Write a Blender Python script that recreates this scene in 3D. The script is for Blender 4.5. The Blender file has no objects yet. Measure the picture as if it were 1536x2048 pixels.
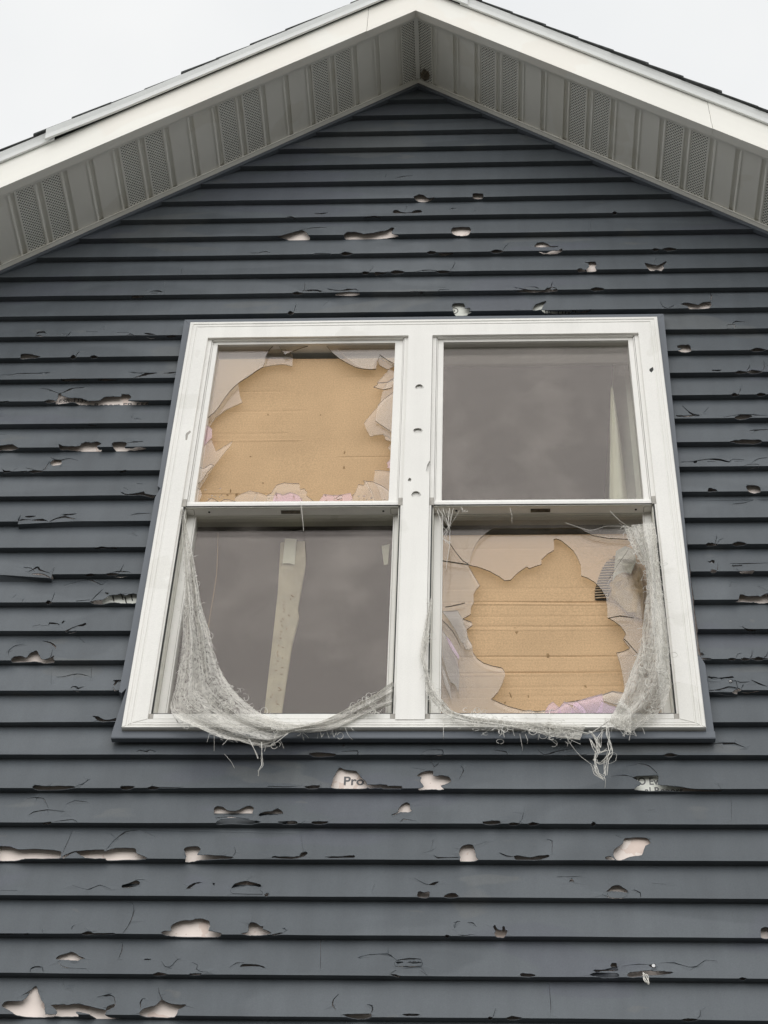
import bpy, math, random
import numpy as np
from mathutils import Vector, Matrix, noise
from mathutils.geometry import delaunay_2d_cdt
random.seed(7)
scene = bpy.context.scene
COL = scene.collection
pi = math.pi

# ------------------------------------------------------------------ camera
Z0 = 5.855                                   # height of the top of the window frame
CAM = np.array([0.16388, -3.50907, Z0 - 4.25478])
PITCH, ROLL, YAW, FPX = 0.7755752, 0.0449624, -0.0731317, 3542.16
_f = np.array([math.sin(YAW)*math.cos(PITCH), math.cos(YAW)*math.cos(PITCH), math.sin(PITCH)])
_r = np.cross(_f, [0, 0, 1.0]); _r /= np.linalg.norm(_r); _u = np.cross(_r, _f)
RT = _r*math.cos(ROLL) + _u*math.sin(ROLL); UP = -_r*math.sin(ROLL) + _u*math.cos(ROLL)
cd = bpy.data.cameras.new('camera'); cam = bpy.data.objects.new('camera', cd); COL.objects.link(cam)
cd.sensor_fit = 'VERTICAL'; cd.sensor_height = 24; cd.sensor_width = 18; cd.lens = FPX/2048*24
cd.clip_start = 0.05; cd.clip_end = 5000
cam.matrix_world = Matrix([[RT[0], UP[0], -_f[0], CAM[0]], [RT[1], UP[1], -_f[1], CAM[1]], [RT[2], UP[2], -_f[2], CAM[2]], [0, 0, 0, 1]])
scene.camera = cam
# ------------------------------------------------------------------ world, sun, exposure
SUN_EL, SUN_AZ = math.radians(46), math.radians(188)      # veiled sun, behind the photographer
w = bpy.data.worlds.new('World'); scene.world = w; w.use_nodes = True
nt = w.node_tree; nt.nodes.clear()
out = nt.nodes.new('ShaderNodeOutputWorld'); bg = nt.nodes.new('ShaderNodeBackground')
sky = nt.nodes.new('ShaderNodeTexSky'); sky.sky_type = 'NISHITA'; sky.sun_disc = False
sky.sun_elevation = SUN_EL; sky.sun_rotation = SUN_AZ; sky.dust_density = 4
tc = nt.nodes.new('ShaderNodeTexCoord'); nz = nt.nodes.new('ShaderNodeTexNoise')
nz.inputs['Scale'].default_value = 2.1; nz.inputs['Detail'].default_value = 5; nz.inputs['Roughness'].default_value = .55
rp = nt.nodes.new('ShaderNodeValToRGB')
rp.color_ramp.elements[0].position = .3; rp.color_ramp.elements[0].color = (6.9, 7.05, 7.15, 1)
rp.color_ramp.elements[1].position = .7; rp.color_ramp.elements[1].color = (8.2, 8.2, 8.1, 1)
mx = nt.nodes.new('ShaderNodeMixRGB'); mx.inputs[0].default_value = .93
nt.links.new(tc.outputs['Generated'], nz.inputs['Vector']); nt.links.new(nz.outputs['Fac'], rp.inputs[0])
nt.links.new(sky.outputs[0], mx.inputs[1]); nt.links.new(rp.outputs[0], mx.inputs[2])
nt.links.new(mx.outputs[0], bg.inputs[0]); bg.inputs[1].default_value = .1
nt.links.new(bg.outputs[0], out.inputs[0])
sl = bpy.data.lights.new('sun', 'SUN'); so = bpy.data.objects.new('sun', sl); COL.objects.link(so)
sl.energy = 1.5; sl.angle = math.radians(110); sl.color = (1, .985, .955)
sd = Vector((math.sin(SUN_AZ)*math.cos(SUN_EL), math.cos(SUN_AZ)*math.cos(SUN_EL), math.sin(SUN_EL)))
so.rotation_euler = (-sd).to_track_quat('-Z', 'Y').to_euler(); so.location = (0, -8, 12)
vs = scene.view_settings
scene.display_settings.display_device = 'sRGB'
vs.view_transform = 'Standard'; vs.look = 'None'; vs.exposure = 0.32; vs.gamma = 1; vs.use_curve_mapping = False

# ------------------------------------------------------------------ measuring helpers
def ray(u, v):
    return _f + RT*(u-768)/FPX - UP*(v-1024)/FPX
def bp(u, v, Y):
    d = ray(u, v); t = (Y-CAM[1])/d[1]; p = CAM+d*t
    return Vector(p)
def bx(u, v, Y): p = bp(u, v, Y); return (p.x, p.z)

# ------------------------------------------------------------------ object helpers
def tag(o, label=None, cat=None, group=None, kind=None):
    if label: o['label'] = label
    if cat: o['category'] = cat
    if group: o['group'] = group
    if kind: o['kind'] = kind
    return o
def empty(name, loc):
    o = bpy.data.objects.new(name, None); COL.objects.link(o); o.location = loc
    o.empty_display_size = .1; return o
WORLD = {}
def wpos(o):
    return WORLD.get(o.name, Vector(o.location))
class MB:
    def __init__(s): s.v = []; s.f = []; s.m = []
    def add(s, vs, fs, mi=0):
        n = len(s.v); s.v += [tuple(p) for p in vs]; s.f += [tuple(n+i for i in f) for f in fs]; s.m += [mi]*len(fs); return s
    def box(s, x0, x1, y0, y1, z0, z1, mi=0):
        vs = [(x, y, z) for x in (x0, x1) for y in (y0, y1) for z in (z0, z1)]
        return s.add(vs, [(0, 1, 3, 2), (4, 6, 7, 5), (0, 4, 5, 1), (2, 3, 7, 6), (0, 2, 6, 4), (1, 5, 7, 3)], mi)
    def prism(s, poly, fn, t0, t1, mi=0, cap=True):
        """poly: 2D points; fn(p2, t) -> 3D; extruded t0..t1"""
        n = len(poly); vs = [fn(p, t0) for p in poly]+[fn(p, t1) for p in poly]
        fs = [(i, (i+1) % n, n+(i+1) % n, n+i) for i in range(n)]
        if cap: fs += [tuple(range(n))[::-1], tuple(range(n, 2*n))]
        return s.add(vs, fs, mi)
    def tube(s, pts, r, sides=4, mi=0, taper=False):
        pts = [Vector(p) for p in pts]; n = len(pts); ring = []
        for i, p in enumerate(pts):
            d = (pts[min(i+1, n-1)]-pts[max(i-1, 0)])
            if d.length < 1e-9: d = Vector((0, 0, 1))
            d.normalize(); a = d.cross(Vector((0.31, 1, .17))).normalized(); b = d.cross(a)
            rr = r*(1 if not taper else max(.25, 1-abs(2*i/(n-1)-1)**2))
            ring += [p+(a*math.cos(2*pi*k/sides)+b*math.sin(2*pi*k/sides))*rr for k in range(sides)]
        fs = [(i*sides+k, i*sides+(k+1) % sides, (i+1)*sides+(k+1) % sides, (i+1)*sides+k) for i in range(n-1) for k in range(sides)]
        return s.add(ring, fs, mi)
    def build(s, name, mats, parent=None, origin=None, smooth=False):
        if not isinstance(mats, (list, tuple)): mats = [mats]
        base = Vector(origin) if origin is not None else (wpos(parent) if parent else Vector((0, 0, 0)))
        me = bpy.data.meshes.new(name); me.from_pydata([tuple(Vector(p)-base) for p in s.v], [], s.f)
        for m in mats: me.materials.append(m)
        me.polygons.foreach_set('material_index', s.m)
        if smooth: me.polygons.foreach_set('use_smooth', [True]*len(me.polygons))
        me.update()
        o = bpy.data.objects.new(name, me); COL.objects.link(o)
        if parent: o.parent = parent; o.location = base-wpos(parent)
        else: o.location = base
        WORLD[o.name] = base
        return o
def solid(o, t, off=0, rim=None):
    m = o.modifiers.new('thickness', 'SOLIDIFY'); m.thickness = t; m.offset = off
    if rim is not None: m.material_offset_rim = rim
    return o
def smooth_poly(p, closed=True, n=2):
    out = []; N = len(p)
    rng = range(N) if closed else range(N-1)
    for i in rng:
        g = (lambda j: p[j % N]) if closed else (lambda j: p[max(0, min(N-1, j))])
        p0, p1, p2, p3 = g(i-1), g(i), g(i+1), g(i+2)
        for k in range(n):
            t = k/n; r = []
            for a in (0, 1):
                m1 = .3*(p2[a]-p0[a]); m2 = .3*(p3[a]-p1[a])
                r.append((2*t**3-3*t*t+1)*p1[a]+(t**3-2*t*t+t)*m1+(-2*t**3+3*t*t)*p2[a]+(t**3-t*t)*m2)
            out.append(tuple(r))
    if not closed: out.append(tuple(p[-1]))
    return out
def inside(P, poly):
    x, y = P; c = False; n = len(poly); j = n-1
    for i in range(n):
        xi, yi = poly[i]; xj, yj = poly[j]
        if (yi > y) != (yj > y) and x < (xj-xi)*(y-yi)/(yj-yi)+xi: c = not c
        j = i
    return c
def cut_sheet(outline, holes, extra=()):
    """triangulate outline minus holes -> verts2d, tris"""
    V = []; E = []
    for poly in [outline]+list(holes):
        n = len(V); m = len(poly); V += [Vector(p) for p in poly]; E += [(n+i, n+(i+1) % m) for i in range(m)]
    for line in extra:
        n = len(V); V += [Vector(p) for p in line]
        if len(line) > 1: E += [(n+i, n+i+1) for i in range(len(line)-1)]
    r = delaunay_2d_cdt(V, E, [], 0, 1e-6)
    vs = [tuple(p) for p in r[0]]; keep = []
    bbs = [(min(p[0] for p in h), max(p[0] for p in h), min(p[1] for p in h), max(p[1] for p in h)) for h in holes]
    for f in r[2]:
        c = (sum(vs[i][0] for i in f)/len(f), sum(vs[i][1] for i in f)/len(f))
        if not inside(c, outline): continue
        if any(b[0] <= c[0] <= b[1] and b[2] <= c[1] <= b[3] and inside(c, h) for h, b in zip(holes, bbs)): continue
        keep.append(tuple(f))
    return vs, keep
def components(nv, fs):
    par = list(range(nv))
    def fd(a):
        while par[a] != a: par[a] = par[par[a]]; a = par[a]
        return a
    for f in fs:
        a = fd(f[0])
        for b in f[1:]: par[fd(b)] = a
    g = {}
    for f in fs: g.setdefault(fd(f[0]), []).append(f)
    return list(g.values())
def area2(vs, fs):
    return sum(abs((vs[b][0]-vs[a][0])*(vs[c][1]-vs[a][1])-(vs[c][0]-vs[a][0])*(vs[b][1]-vs[a][1]))/2 for a, b, c in fs)
def sheet(name, outline, holes, fn, mats, parent, thick, off=0, rim=None, extra=(), origin=None):
    vs, fs = cut_sheet(outline, holes, extra)
    mb = MB(); mb.add([fn(p) for p in vs], fs)
    o = mb.build(name, mats, parent, origin)
    if thick: solid(o, thick, off, rim)
    return o
def slit(pts, w, sm=True):
    """thin closed polygon round a polyline, tapering to both ends (all in photo pixels)"""
    if sm and len(pts) > 2: pts = smooth_poly(pts, False, 2)
    n = len(pts); L = []; R = []
    for i, p in enumerate(pts):
        a = pts[max(i-1, 0)]; b = pts[min(i+1, n-1)]; dx, dy = b[0]-a[0], b[1]-a[1]; l = math.hypot(dx, dy) or 1
        ww = w*.5*(max(.25, 1-abs(2*i/(n-1)-1)**1.5))*(1+.35*math.sin(i*2.3+p[0]))
        L.append((p[0]-dy/l*ww, p[1]+dx/l*ww)); R.append((p[0]+dy/l*ww, p[1]-dx/l*ww))
    return L+R[::-1]

# ------------------------------------------------------------------ materials
def new_mat(name):
    m = bpy.data.materials.new(name); m.use_nodes = True; m.node_tree.nodes.clear()
    return m, m.node_tree.nodes, m.node_tree.links
def mat(name, col, rough=.5, var=.08, scale=6, bump=.0, bscale=60, spec=.4, metal=0, blot=None, stretch=(1, 1, 1), specks=None, streak=0):
    m, N, L = new_mat(name)
    o = N.new('ShaderNodeOutputMaterial'); b = N.new('ShaderNodeBsdfPrincipled'); L.new(b.outputs[0], o.inputs[0])
    t = N.new('ShaderNodeTexCoord'); mp = N.new('ShaderNodeMapping'); mp.inputs['Scale'].default_value = stretch
    L.new(t.outputs['Object'], mp.inputs[0])
    n = N.new('ShaderNodeTexNoise'); n.inputs['Scale'].default_value = scale; n.inputs['Detail'].default_value = 5
    L.new(mp.outputs[0], n.inputs['Vector'])
    r = N.new('ShaderNodeValToRGB'); r.color_ramp.elements[0].position = .3; r.color_ramp.elements[1].position = .7
    r.color_ramp.elements[0].color = tuple(max(0, c*(1-var)) for c in col)+(1,)
    r.color_ramp.elements[1].color = tuple(min(1, c*(1+var)) for c in col)+(1,)
    L.new(n.outputs['Fac'], r.inputs[0]); c = r.outputs[0]
    if blot:                                    # (colour, scale, threshold, strength): hard edged stains
        for bc, bs, th, st in blot:
            n2 = N.new('ShaderNodeTexNoise'); n2.inputs['Scale'].default_value = bs; n2.inputs['Detail'].default_value = 3
            n2.inputs['Distortion'].default_value = .4
            L.new(mp.outputs[0], n2.inputs['Vector'])
            mr = N.new('ShaderNodeMapRange'); mr.inputs[1].default_value = th; mr.inputs[2].default_value = th+.02
            mr.inputs[4].default_value = st; L.new(n2.outputs['Fac'], mr.inputs[0])
            k = N.new('ShaderNodeMixRGB'); k.inputs[2].default_value = bc+(1,)
            L.new(mr.outputs[0], k.inputs[0]); L.new(c, k.inputs[1]); c = k.outputs[0]
    if specks:
        bc, bs, th, st = specks
        vv = N.new('ShaderNodeTexVoronoi'); vv.inputs['Scale'].default_value = bs; L.new(mp.outputs[0], vv.inputs['Vector'])
        mr = N.new('ShaderNodeMapRange'); mr.inputs[1].default_value = th; mr.inputs[2].default_value = th*.6
        mr.inputs[3].default_value = 0; mr.inputs[4].default_value = st; L.new(vv.outputs['Distance'], mr.inputs[0])
        k = N.new('ShaderNodeMixRGB'); k.inputs[2].default_value = bc+(1,)
        L.new(mr.outputs[0], k.inputs[0]); L.new(c, k.inputs[1]); c = k.outputs[0]
    if streak:                                   # run-off streaks and fine grain
        m3 = N.new('ShaderNodeMapping'); m3.inputs['Scale'].default_value = (16, 16, 1.1); L.new(t.outputs['Object'], m3.inputs[0])
        n5 = N.new('ShaderNodeTexNoise'); n5.inputs['Scale'].default_value = 1; n5.inputs['Detail'].default_value = 6; n5.inputs['Roughness'].default_value = .62; L.new(m3.outputs[0], n5.inputs['Vector'])
        mr5 = N.new('ShaderNodeMapRange'); mr5.inputs[1].default_value = .32; mr5.inputs[2].default_value = .68; mr5.inputs[3].default_value = 1-streak; mr5.inputs[4].default_value = 1+streak*.5
        L.new(n5.outputs['Fac'], mr5.inputs[0])
        n6 = N.new('ShaderNodeTexNoise'); n6.inputs['Scale'].default_value = 330; n6.inputs['Detail'].default_value = 2; L.new(t.outputs['Object'], n6.inputs['Vector'])
        mr6 = N.new('ShaderNodeMapRange'); mr6.inputs[1].default_value = .3; mr6.inputs[2].default_value = .7; mr6.inputs[3].default_value = 1-streak*.7; mr6.inputs[4].default_value = 1+streak*.7
        L.new(n6.outputs['Fac'], mr6.inputs[0])
        mm_ = N.new('ShaderNodeMath'); mm_.operation = 'MULTIPLY'; L.new(mr5.outputs[0], mm_.inputs[0]); L.new(mr6.outputs[0], mm_.inputs[1])
        vm = N.new('ShaderNodeVectorMath'); vm.operation = 'SCALE'; L.new(c, vm.inputs[0]); L.new(mm_.outputs[0], vm.inputs['Scale']); c = vm.outputs[0]
    L.new(c, b.inputs['Base Color'])
    b.inputs['Roughness'].default_value = rough; b.inputs['Metallic'].default_value = metal
    b.inputs['Specular IOR Level'].default_value = spec
    if bump:
        n3 = N.new('ShaderNodeTexNoise'); n3.inputs['Scale'].default_value = bscale; n3.inputs['Detail'].default_value = 4
        L.new(mp.outputs[0], n3.inputs['Vector'])
        bu = N.new('ShaderNodeBump'); bu.inputs['Strength'].default_value = bump; bu.inputs['Distance'].default_value = .004
        L.new(n3.outputs['Fac'], bu.inputs['Height']); L.new(bu.outputs[0], b.inputs['Normal'])
    return m
M = {}
M['siding'] = mat('grey_vinyl', (.094, .108, .122), .44, .08, 3, .14, 9, .28, stretch=(.55, 1, 1.6),
                  blot=[((.122, .138, .154), 1.5, .54, .6), ((.100, .110, .134), 2.1, .58, .6), ((.138, .147, .150), 3.3, .63, .5), ((.150, .152, .148), 9, .70, .35)],
                  specks=((.10, .10, .10), 26, .035, .5), streak=.11)
M['trim'] = mat('grey_trim_vinyl', (.118, .135, .16), .4, .05, 4, .08, 12, .4)
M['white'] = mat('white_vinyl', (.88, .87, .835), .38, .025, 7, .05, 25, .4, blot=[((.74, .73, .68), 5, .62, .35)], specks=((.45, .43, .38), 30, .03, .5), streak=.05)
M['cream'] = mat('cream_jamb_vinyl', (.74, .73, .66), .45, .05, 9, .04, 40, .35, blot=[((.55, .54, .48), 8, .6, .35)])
M['fascia'] = mat('ivory_aluminium', (.90, .89, .835), .42, .03, 3, .1, 6, .35, blot=[((.87, .83, .76), 2.2, .56, .5)])
M['soffit'] = mat('ivory_soffit', (.93, .92, .865), .5, .04, 4, .08, 8, .3, blot=[((.80, .77, .68), 3.5, .6, .3)])
M['metal'] = mat('drip_edge_metal', (.80, .82, .81), .4, .04, 5, .04, 10, .4)
M['shingle'] = mat('dark_asphalt_shingle', (.075, .08, .08), .95, .35, 40, .6, 200, .1)
M['foam'] = mat('pink_white_sheathing', (.95, .85, .79), .8, .05, 14, .1, 90, .2, blot=[((.74, .58, .50), 22, .61, .55)], specks=((.62, .47, .42), 45, .12, .45))
M['wrap'] = mat('greenish_white_wrap', (.86, .875, .81), .75, .03, 14, .05, 90, .2)
M['ink'] = mat('grey_print', (.055, .052, .055), .7, .1, 30, 0)
M['bluelift'] = mat('faded_print', (.16, .16, .17), .7, .1, 30, 0)
M['dark'] = mat('black_gasket', (.02, .021, .02), .6, .1, 20, 0)
M['key'] = mat('grey_plastic_corner', (.42, .40, .365), .5, .15, 60, 0)
M['sticker'] = mat('worn_label', (.11, .095, .07), .5, .5, 90, 0)
M['paper'] = mat('cream_paper', (.74, .74, .62), .8, .04, 20, 0)
M['board'] = mat('dusty_drywall_tape', (.47, .42, .31), .85, .18, 14, .2, 60, .2, blot=[((.42, .39, .30), 24, .57, .6)])
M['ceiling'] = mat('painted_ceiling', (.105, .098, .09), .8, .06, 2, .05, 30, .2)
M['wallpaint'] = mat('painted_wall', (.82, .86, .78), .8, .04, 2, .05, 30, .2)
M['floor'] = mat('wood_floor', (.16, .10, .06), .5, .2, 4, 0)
M['grass'] = mat('dull_grass', (.092, .089, .080), .95, .35, 1.5, .5, 30, .1, blot=[((.12, .11, .09), .4, .56, .6)])
M['nest'] = mat('mud_nest', (.17, .145, .11), .95, .4, 60, .8, 120, .1)
M['fibre'] = mat('pale_fibre', (.78, .765, .72), .9, .12, 120, 0, spec=.1)
M['dustyfibre'] = mat('dusty_fibre', (.40, .39, .355), .9, .15, 120, 0, spec=.1)
M['nail'] = mat('nail_head', (.62, .63, .64), .35, .05, 30, 0, metal=.3)

def card_mat(name, base, rib):
    m, N, L = new_mat(name)
    o = N.new('ShaderNodeOutputMaterial'); b = N.new('ShaderNodeBsdfPrincipled'); L.new(b.outputs[0], o.inputs[0])
    t = N.new('ShaderNodeTexCoord')
    n = N.new('ShaderNodeTexNoise'); n.inputs['Scale'].default_value = 5; n.inputs['Detail'].default_value = 6; L.new(t.outputs['Object'], n.inputs['Vector'])
    n2 = N.new('ShaderNodeTexNoise'); n2.inputs['Scale'].default_value = 260; n2.inputs['Detail'].default_value = 2; L.new(t.outputs['Object'], n2.inputs['Vector'])
    r = N.new('ShaderNodeValToRGB'); r.color_ramp.elements[0].position = .3; r.color_ramp.elements[1].position = .72
    r.color_ramp.elements[0].color = tuple(c*.88 for c in base)+(1,); r.color_ramp.elements[1].color = tuple(c*1.07 for c in base)+(1,)
    L.new(n.outputs['Fac'], r.inputs[0])
    r2 = N.new('ShaderNodeMapRange'); r2.inputs[1].default_value = .3; r2.inputs[2].default_value = .7; r2.inputs[3].default_value = .86; r2.inputs[4].default_value = 1.12
    L.new(n2.outputs['Fac'], r2.inputs[0])
    mu = N.new('ShaderNodeMixRGB'); mu.blend_type = 'MULTIPLY'; mu.inputs[0].default_value = 1
    L.new(r.outputs[0], mu.inputs[1]); L.new(r2.outputs[0], mu.inputs[2]); L.new(mu.outputs[0], b.inputs['Base Color'])
    b.inputs['Roughness'].default_value = .9; b.inputs['Specular IOR Level'].default_value = .1
    wv = N.new('ShaderNodeTexWave'); wv.bands_direction = 'Z'; wv.inputs['Scale'].default_value = 28; wv.inputs['Distortion'].default_value = .6
    wv.inputs['Detail'].default_value = 1; L.new(t.outputs['Object'], wv.inputs['Vector'])
    bu = N.new('ShaderNodeBump'); bu.inputs['Strength'].default_value = rib; bu.inputs['Distance'].default_value = .002
    L.new(wv.outputs['Fac'], bu.inputs['Height'])
    bu2 = N.new('ShaderNodeBump'); bu2.inputs['Strength'].default_value = .15; bu2.inputs['Distance'].default_value = .01
    L.new(n.outputs['Fac'], bu2.inputs['Height']); L.new(bu.outputs[0], bu2.inputs['Normal']); L.new(bu2.outputs[0], b.inputs['Normal'])
    return m
M['card'] = card_mat('cardboard', (.605, .418, .247), .05)
M['cardrib'] = card_mat('ribbed_cardboard', (.615, .425, .252), .06)
M['carddark'] = mat('stained_cardboard', (.30, .19, .09), .9, .2, 80, 0, spec=.1)
M['cardedge'] = mat('torn_corrugation', (.55, .43, .30), .9, .15, 60, 0, spec=.1)

def glass_mat(name, tint, gloss, add, dust_and_cloud=0.0, dust_and_cloud_col=(.7, .64, .6)):
    m, N, L = new_mat(name)
    o = N.new('ShaderNodeOutputMaterial'); tr = N.new('ShaderNodeBsdfTransparent'); gl = N.new('ShaderNodeBsdfGlossy')
    tr.inputs[0].default_value = tint+(1,); gl.inputs[0].default_value = gloss+(1,); gl.inputs['Roughness'].default_value = .012
    ge = N.new('ShaderNodeNewGeometry'); dt = N.new('ShaderNodeVectorMath'); dt.operation = 'DOT_PRODUCT'
    L.new(ge.outputs['Incoming'], dt.inputs[0]); L.new(ge.outputs['Normal'], dt.inputs[1])
    ab = N.new('ShaderNodeMath'); ab.operation = 'ABSOLUTE'; L.new(dt.outputs['Value'], ab.inputs[0])
    om = N.new('ShaderNodeMath'); om.operation = 'SUBTRACT'; om.inputs[0].default_value = 1; L.new(ab.outputs[0], om.inputs[1])
    pw = N.new('ShaderNodeMath'); pw.operation = 'POWER'; pw.inputs[1].default_value = 5; L.new(om.outputs[0], pw.inputs[0])
    ad = N.new('ShaderNodeMath'); ad.inputs[1].default_value = add; L.new(pw.outputs[0], ad.inputs[0])
    t = N.new('ShaderNodeTexCoord'); n = N.new('ShaderNodeTexNoise'); n.inputs['Scale'].default_value = 3; L.new(t.outputs['Object'], n.inputs['Vector'])
    bu = N.new('ShaderNodeBump'); bu.inputs['Strength'].default_value = .02; bu.inputs['Distance'].default_value = .01
    L.new(n.outputs['Fac'], bu.inputs['Height']); L.new(bu.outputs[0], gl.inputs['Normal'])
    mxs = N.new('ShaderNodeMixShader'); L.new(ad.outputs[0], mxs.inputs[0]); L.new(tr.outputs[0], mxs.inputs[1]); L.new(gl.outputs[0], mxs.inputs[2])
    res = mxs.outputs[0]
    df = N.new('ShaderNodeBsdfDiffuse'); df.inputs[0].default_value = dust_and_cloud_col+(1,)
    n2 = N.new('ShaderNodeTexNoise'); n2.inputs['Scale'].default_value = 3.4; n2.inputs['Detail'].default_value = 7; n2.inputs['Roughness'].default_value = .6
    L.new(t.outputs['Object'], n2.inputs['Vector'])
    mr = N.new('ShaderNodeMapRange'); mr.inputs[1].default_value = .46; mr.inputs[2].default_value = .80
    mr.inputs[3].default_value = 0; mr.inputs[4].default_value = dust_and_cloud*2.2; L.new(n2.outputs['Fac'], mr.inputs[0])  # diffuse patches: shard dust and film, painted cloud reflections on window glass
    m2 = N.new('ShaderNodeMixShader'); L.new(mr.outputs[0], m2.inputs[0]); L.new(res, m2.inputs[1]); L.new(df.outputs[0], m2.inputs[2])
    L.new(m2.outputs[0], o.inputs[0])
    return m
M['glass'] = glass_mat('window_glass', (.95, .95, .94), (1, .935, .925), .026, .040)  # pale patches painted in for soft reflected clouds
M['shard'] = glass_mat('broken_glass', (.92, .91, .88), (1, .95, .955), .062, .020, (.72, .68, .62))
M['pink'] = glass_mat('lilac_laminate_shard', (.90, .82, .88), (1, .93, 1), .09, .07, (.80, .72, .78))
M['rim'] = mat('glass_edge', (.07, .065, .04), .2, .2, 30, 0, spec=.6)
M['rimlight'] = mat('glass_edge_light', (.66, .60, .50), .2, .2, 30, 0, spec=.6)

def vent_mat():
    m, N, L = new_mat('perforated_soffit')
    o = N.new('ShaderNodeOutputMaterial'); b = N.new('ShaderNodeBsdfPrincipled'); tr = N.new('ShaderNodeBsdfTransparent')
    b.inputs['Base Color'].default_value = (.93, .92, .865, 1); b.inputs['Roughness'].default_value = .5
    uv = N.new('ShaderNodeUVMap'); uv.uv_map = 'UVMap'
    mp = N.new('ShaderNodeMapping'); mp.inputs['Rotation'].default_value[2] = pi/4
    mp.inputs['Scale'].default_value = (1/.0090, 1/.0090, 1); L.new(uv.outputs[0], mp.inputs[0])
    fr = N.new('ShaderNodeVectorMath'); fr.operation = 'FRACTION'; L.new(mp.outputs[0], fr.inputs[0])
    sb = N.new('ShaderNodeVectorMath'); sb.operation = 'SUBTRACT'; sb.inputs[1].default_value = (.5, .5, 0); L.new(fr.outputs[0], sb.inputs[0])
    ln = N.new('ShaderNodeVectorMath'); ln.operation = 'LENGTH'; L.new(sb.outputs[0], ln.inputs[0])
    lt = N.new('ShaderNodeMath'); lt.operation = 'LESS_THAN'; lt.inputs[1].default_value = .285; L.new(ln.outputs['Value'], lt.inputs[0])
    mxs = N.new('ShaderNodeMixShader'); L.new(lt.outputs[0], mxs.inputs[0]); L.new(b.outputs[0], mxs.inputs[1]); L.new(tr.outputs[0], mxs.inputs[2])
    L.new(mxs.outputs[0], o.inputs[0]); return m
M['vent'] = vent_mat()

def web_mat():
    m, N, L = new_mat('torn_screen_mesh')
    o = N.new('ShaderNodeOutputMaterial'); b = N.new('ShaderNodeBsdfDiffuse'); tr = N.new('ShaderNodeBsdfTransparent')
    uv = N.new('ShaderNodeUVMap'); uv.uv_map = 'UVMap'
    mp = N.new('ShaderNodeMapping'); mp.inputs['Scale'].default_value = (6, 13, 1); L.new(uv.outputs[0], mp.inputs[0])
    n = N.new('ShaderNodeTexNoise'); n.inputs['Scale'].default_value = 1; n.inputs['Detail'].default_value = 8; n.inputs['Roughness'].default_value = .7; n.inputs['Distortion'].default_value = 1.2
    L.new(mp.outputs[0], n.inputs['Vector'])
    t = N.new('ShaderNodeTexCoord'); n2 = N.new('ShaderNodeTexNoise'); n2.inputs['Scale'].default_value = 55; n2.inputs['Detail'].default_value = 5; n2.inputs['Distortion'].default_value = 2
    L.new(t.outputs['Object'], n2.inputs['Vector'])
    ad = N.new('ShaderNodeMath'); ad.operation = 'ADD'; L.new(n.outputs['Fac'], ad.inputs[0]); L.new(n2.outputs['Fac'], ad.inputs[1])
    mr = N.new('ShaderNodeMapRange'); mr.inputs[1].default_value = .68; mr.inputs[2].default_value = 1.22; mr.inputs[3].default_value = .18; mr.inputs[4].default_value = .74
    L.new(ad.outputs[0], mr.inputs[0])
    cr = N.new('ShaderNodeValToRGB'); cr.color_ramp.elements[0].position = .72; cr.color_ramp.elements[0].color = (.46, .445, .41, 1)
    cr.color_ramp.elements[1].position = 1.0; cr.color_ramp.elements[1].color = (.78, .76, .71, 1)
    L.new(ad.outputs[0], cr.inputs[0]); L.new(cr.outputs[0], b.inputs[0])
    mxs = N.new('ShaderNodeMixShader'); L.new(mr.outputs[0], mxs.inputs[0]); L.new(tr.outputs[0], mxs.inputs[1]); L.new(b.outputs[0], mxs.inputs[2])
    L.new(mxs.outputs[0], o.inputs[0]); return m
M['web'] = web_mat()

# ================================================================== ground
g = MB(); g.add([(-1500, -1500, 0), (1500, -1500, 0), (1500, 1500, 0), (-1500, 1500, 0)], [(0, 1, 2, 3)])
tag(g.build('ground', M['grass']), 'flat dull green lawn round the house', kind='structure')

# ================================================================== house shell
house = tag(empty('house', (0, 0, 0)), 'dark grey sided gable end of a house, hail torn, with ivory eaves', 'house')
XA, ZA, SL, OV = -.039, Z0+1.3976, .803, .2794          # ridge x, soffit apex z, slope, overhang
HW = 3.1                                                # half width of the gable wall
CS = .100704; ZB0 = Z0-.02772; T = .0193                # course height, bottom of course 0, butt depth
def rake(x, off=0): return ZA-SL*abs(x-XA)+off
EAVE = rake(XA+HW)
YS = T+.0012                                            # sheathing face
WX, WT, WB = .70, Z0-.02, Z0-1.56                       # rough opening
sh = sheet('sheathing', [(XA-HW, .1), (XA+HW, .1), (XA+HW, EAVE), (XA, ZA), (XA-HW, EAVE)],
           [[(-WX, WB), (WX, WB), (WX, WT), (-WX, WT)]], lambda p: (p[0], YS, p[1]), M['foam'], house, 0)
sh.data.polygons  # front skin of foam board
mb = MB(); mb.box(XA-HW, XA-HW+.12, .03, 7, .1, EAVE); mb.box(XA+HW-.12, XA+HW, .03, 7, .1, EAVE); mb.box(XA-HW+.12, XA+HW-.12, 6.88, 7, .1, EAVE)
mb.add([(XA-HW+.12, 7, EAVE), (XA+HW-.12, 7, EAVE), (XA, 7, ZA-.1), (XA-HW+.12, 6.9, EAVE), (XA+HW-.12, 6.9, EAVE), (XA, 6.9, ZA-.1)], [(0, 1, 2), (3, 5, 4), (0, 3, 4, 1), (1, 4, 5, 2), (2, 5, 3, 0)])
mb.build('outer_wall', M['siding'], house)
mb = MB(); mb.box(XA-HW-.01, XA+HW+.01, -.01, 7.01, 0, .2); mb.build('foundation', mat('concrete', (.3, .29, .27), .9, .15, 5, .3, 60), house)
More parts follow.
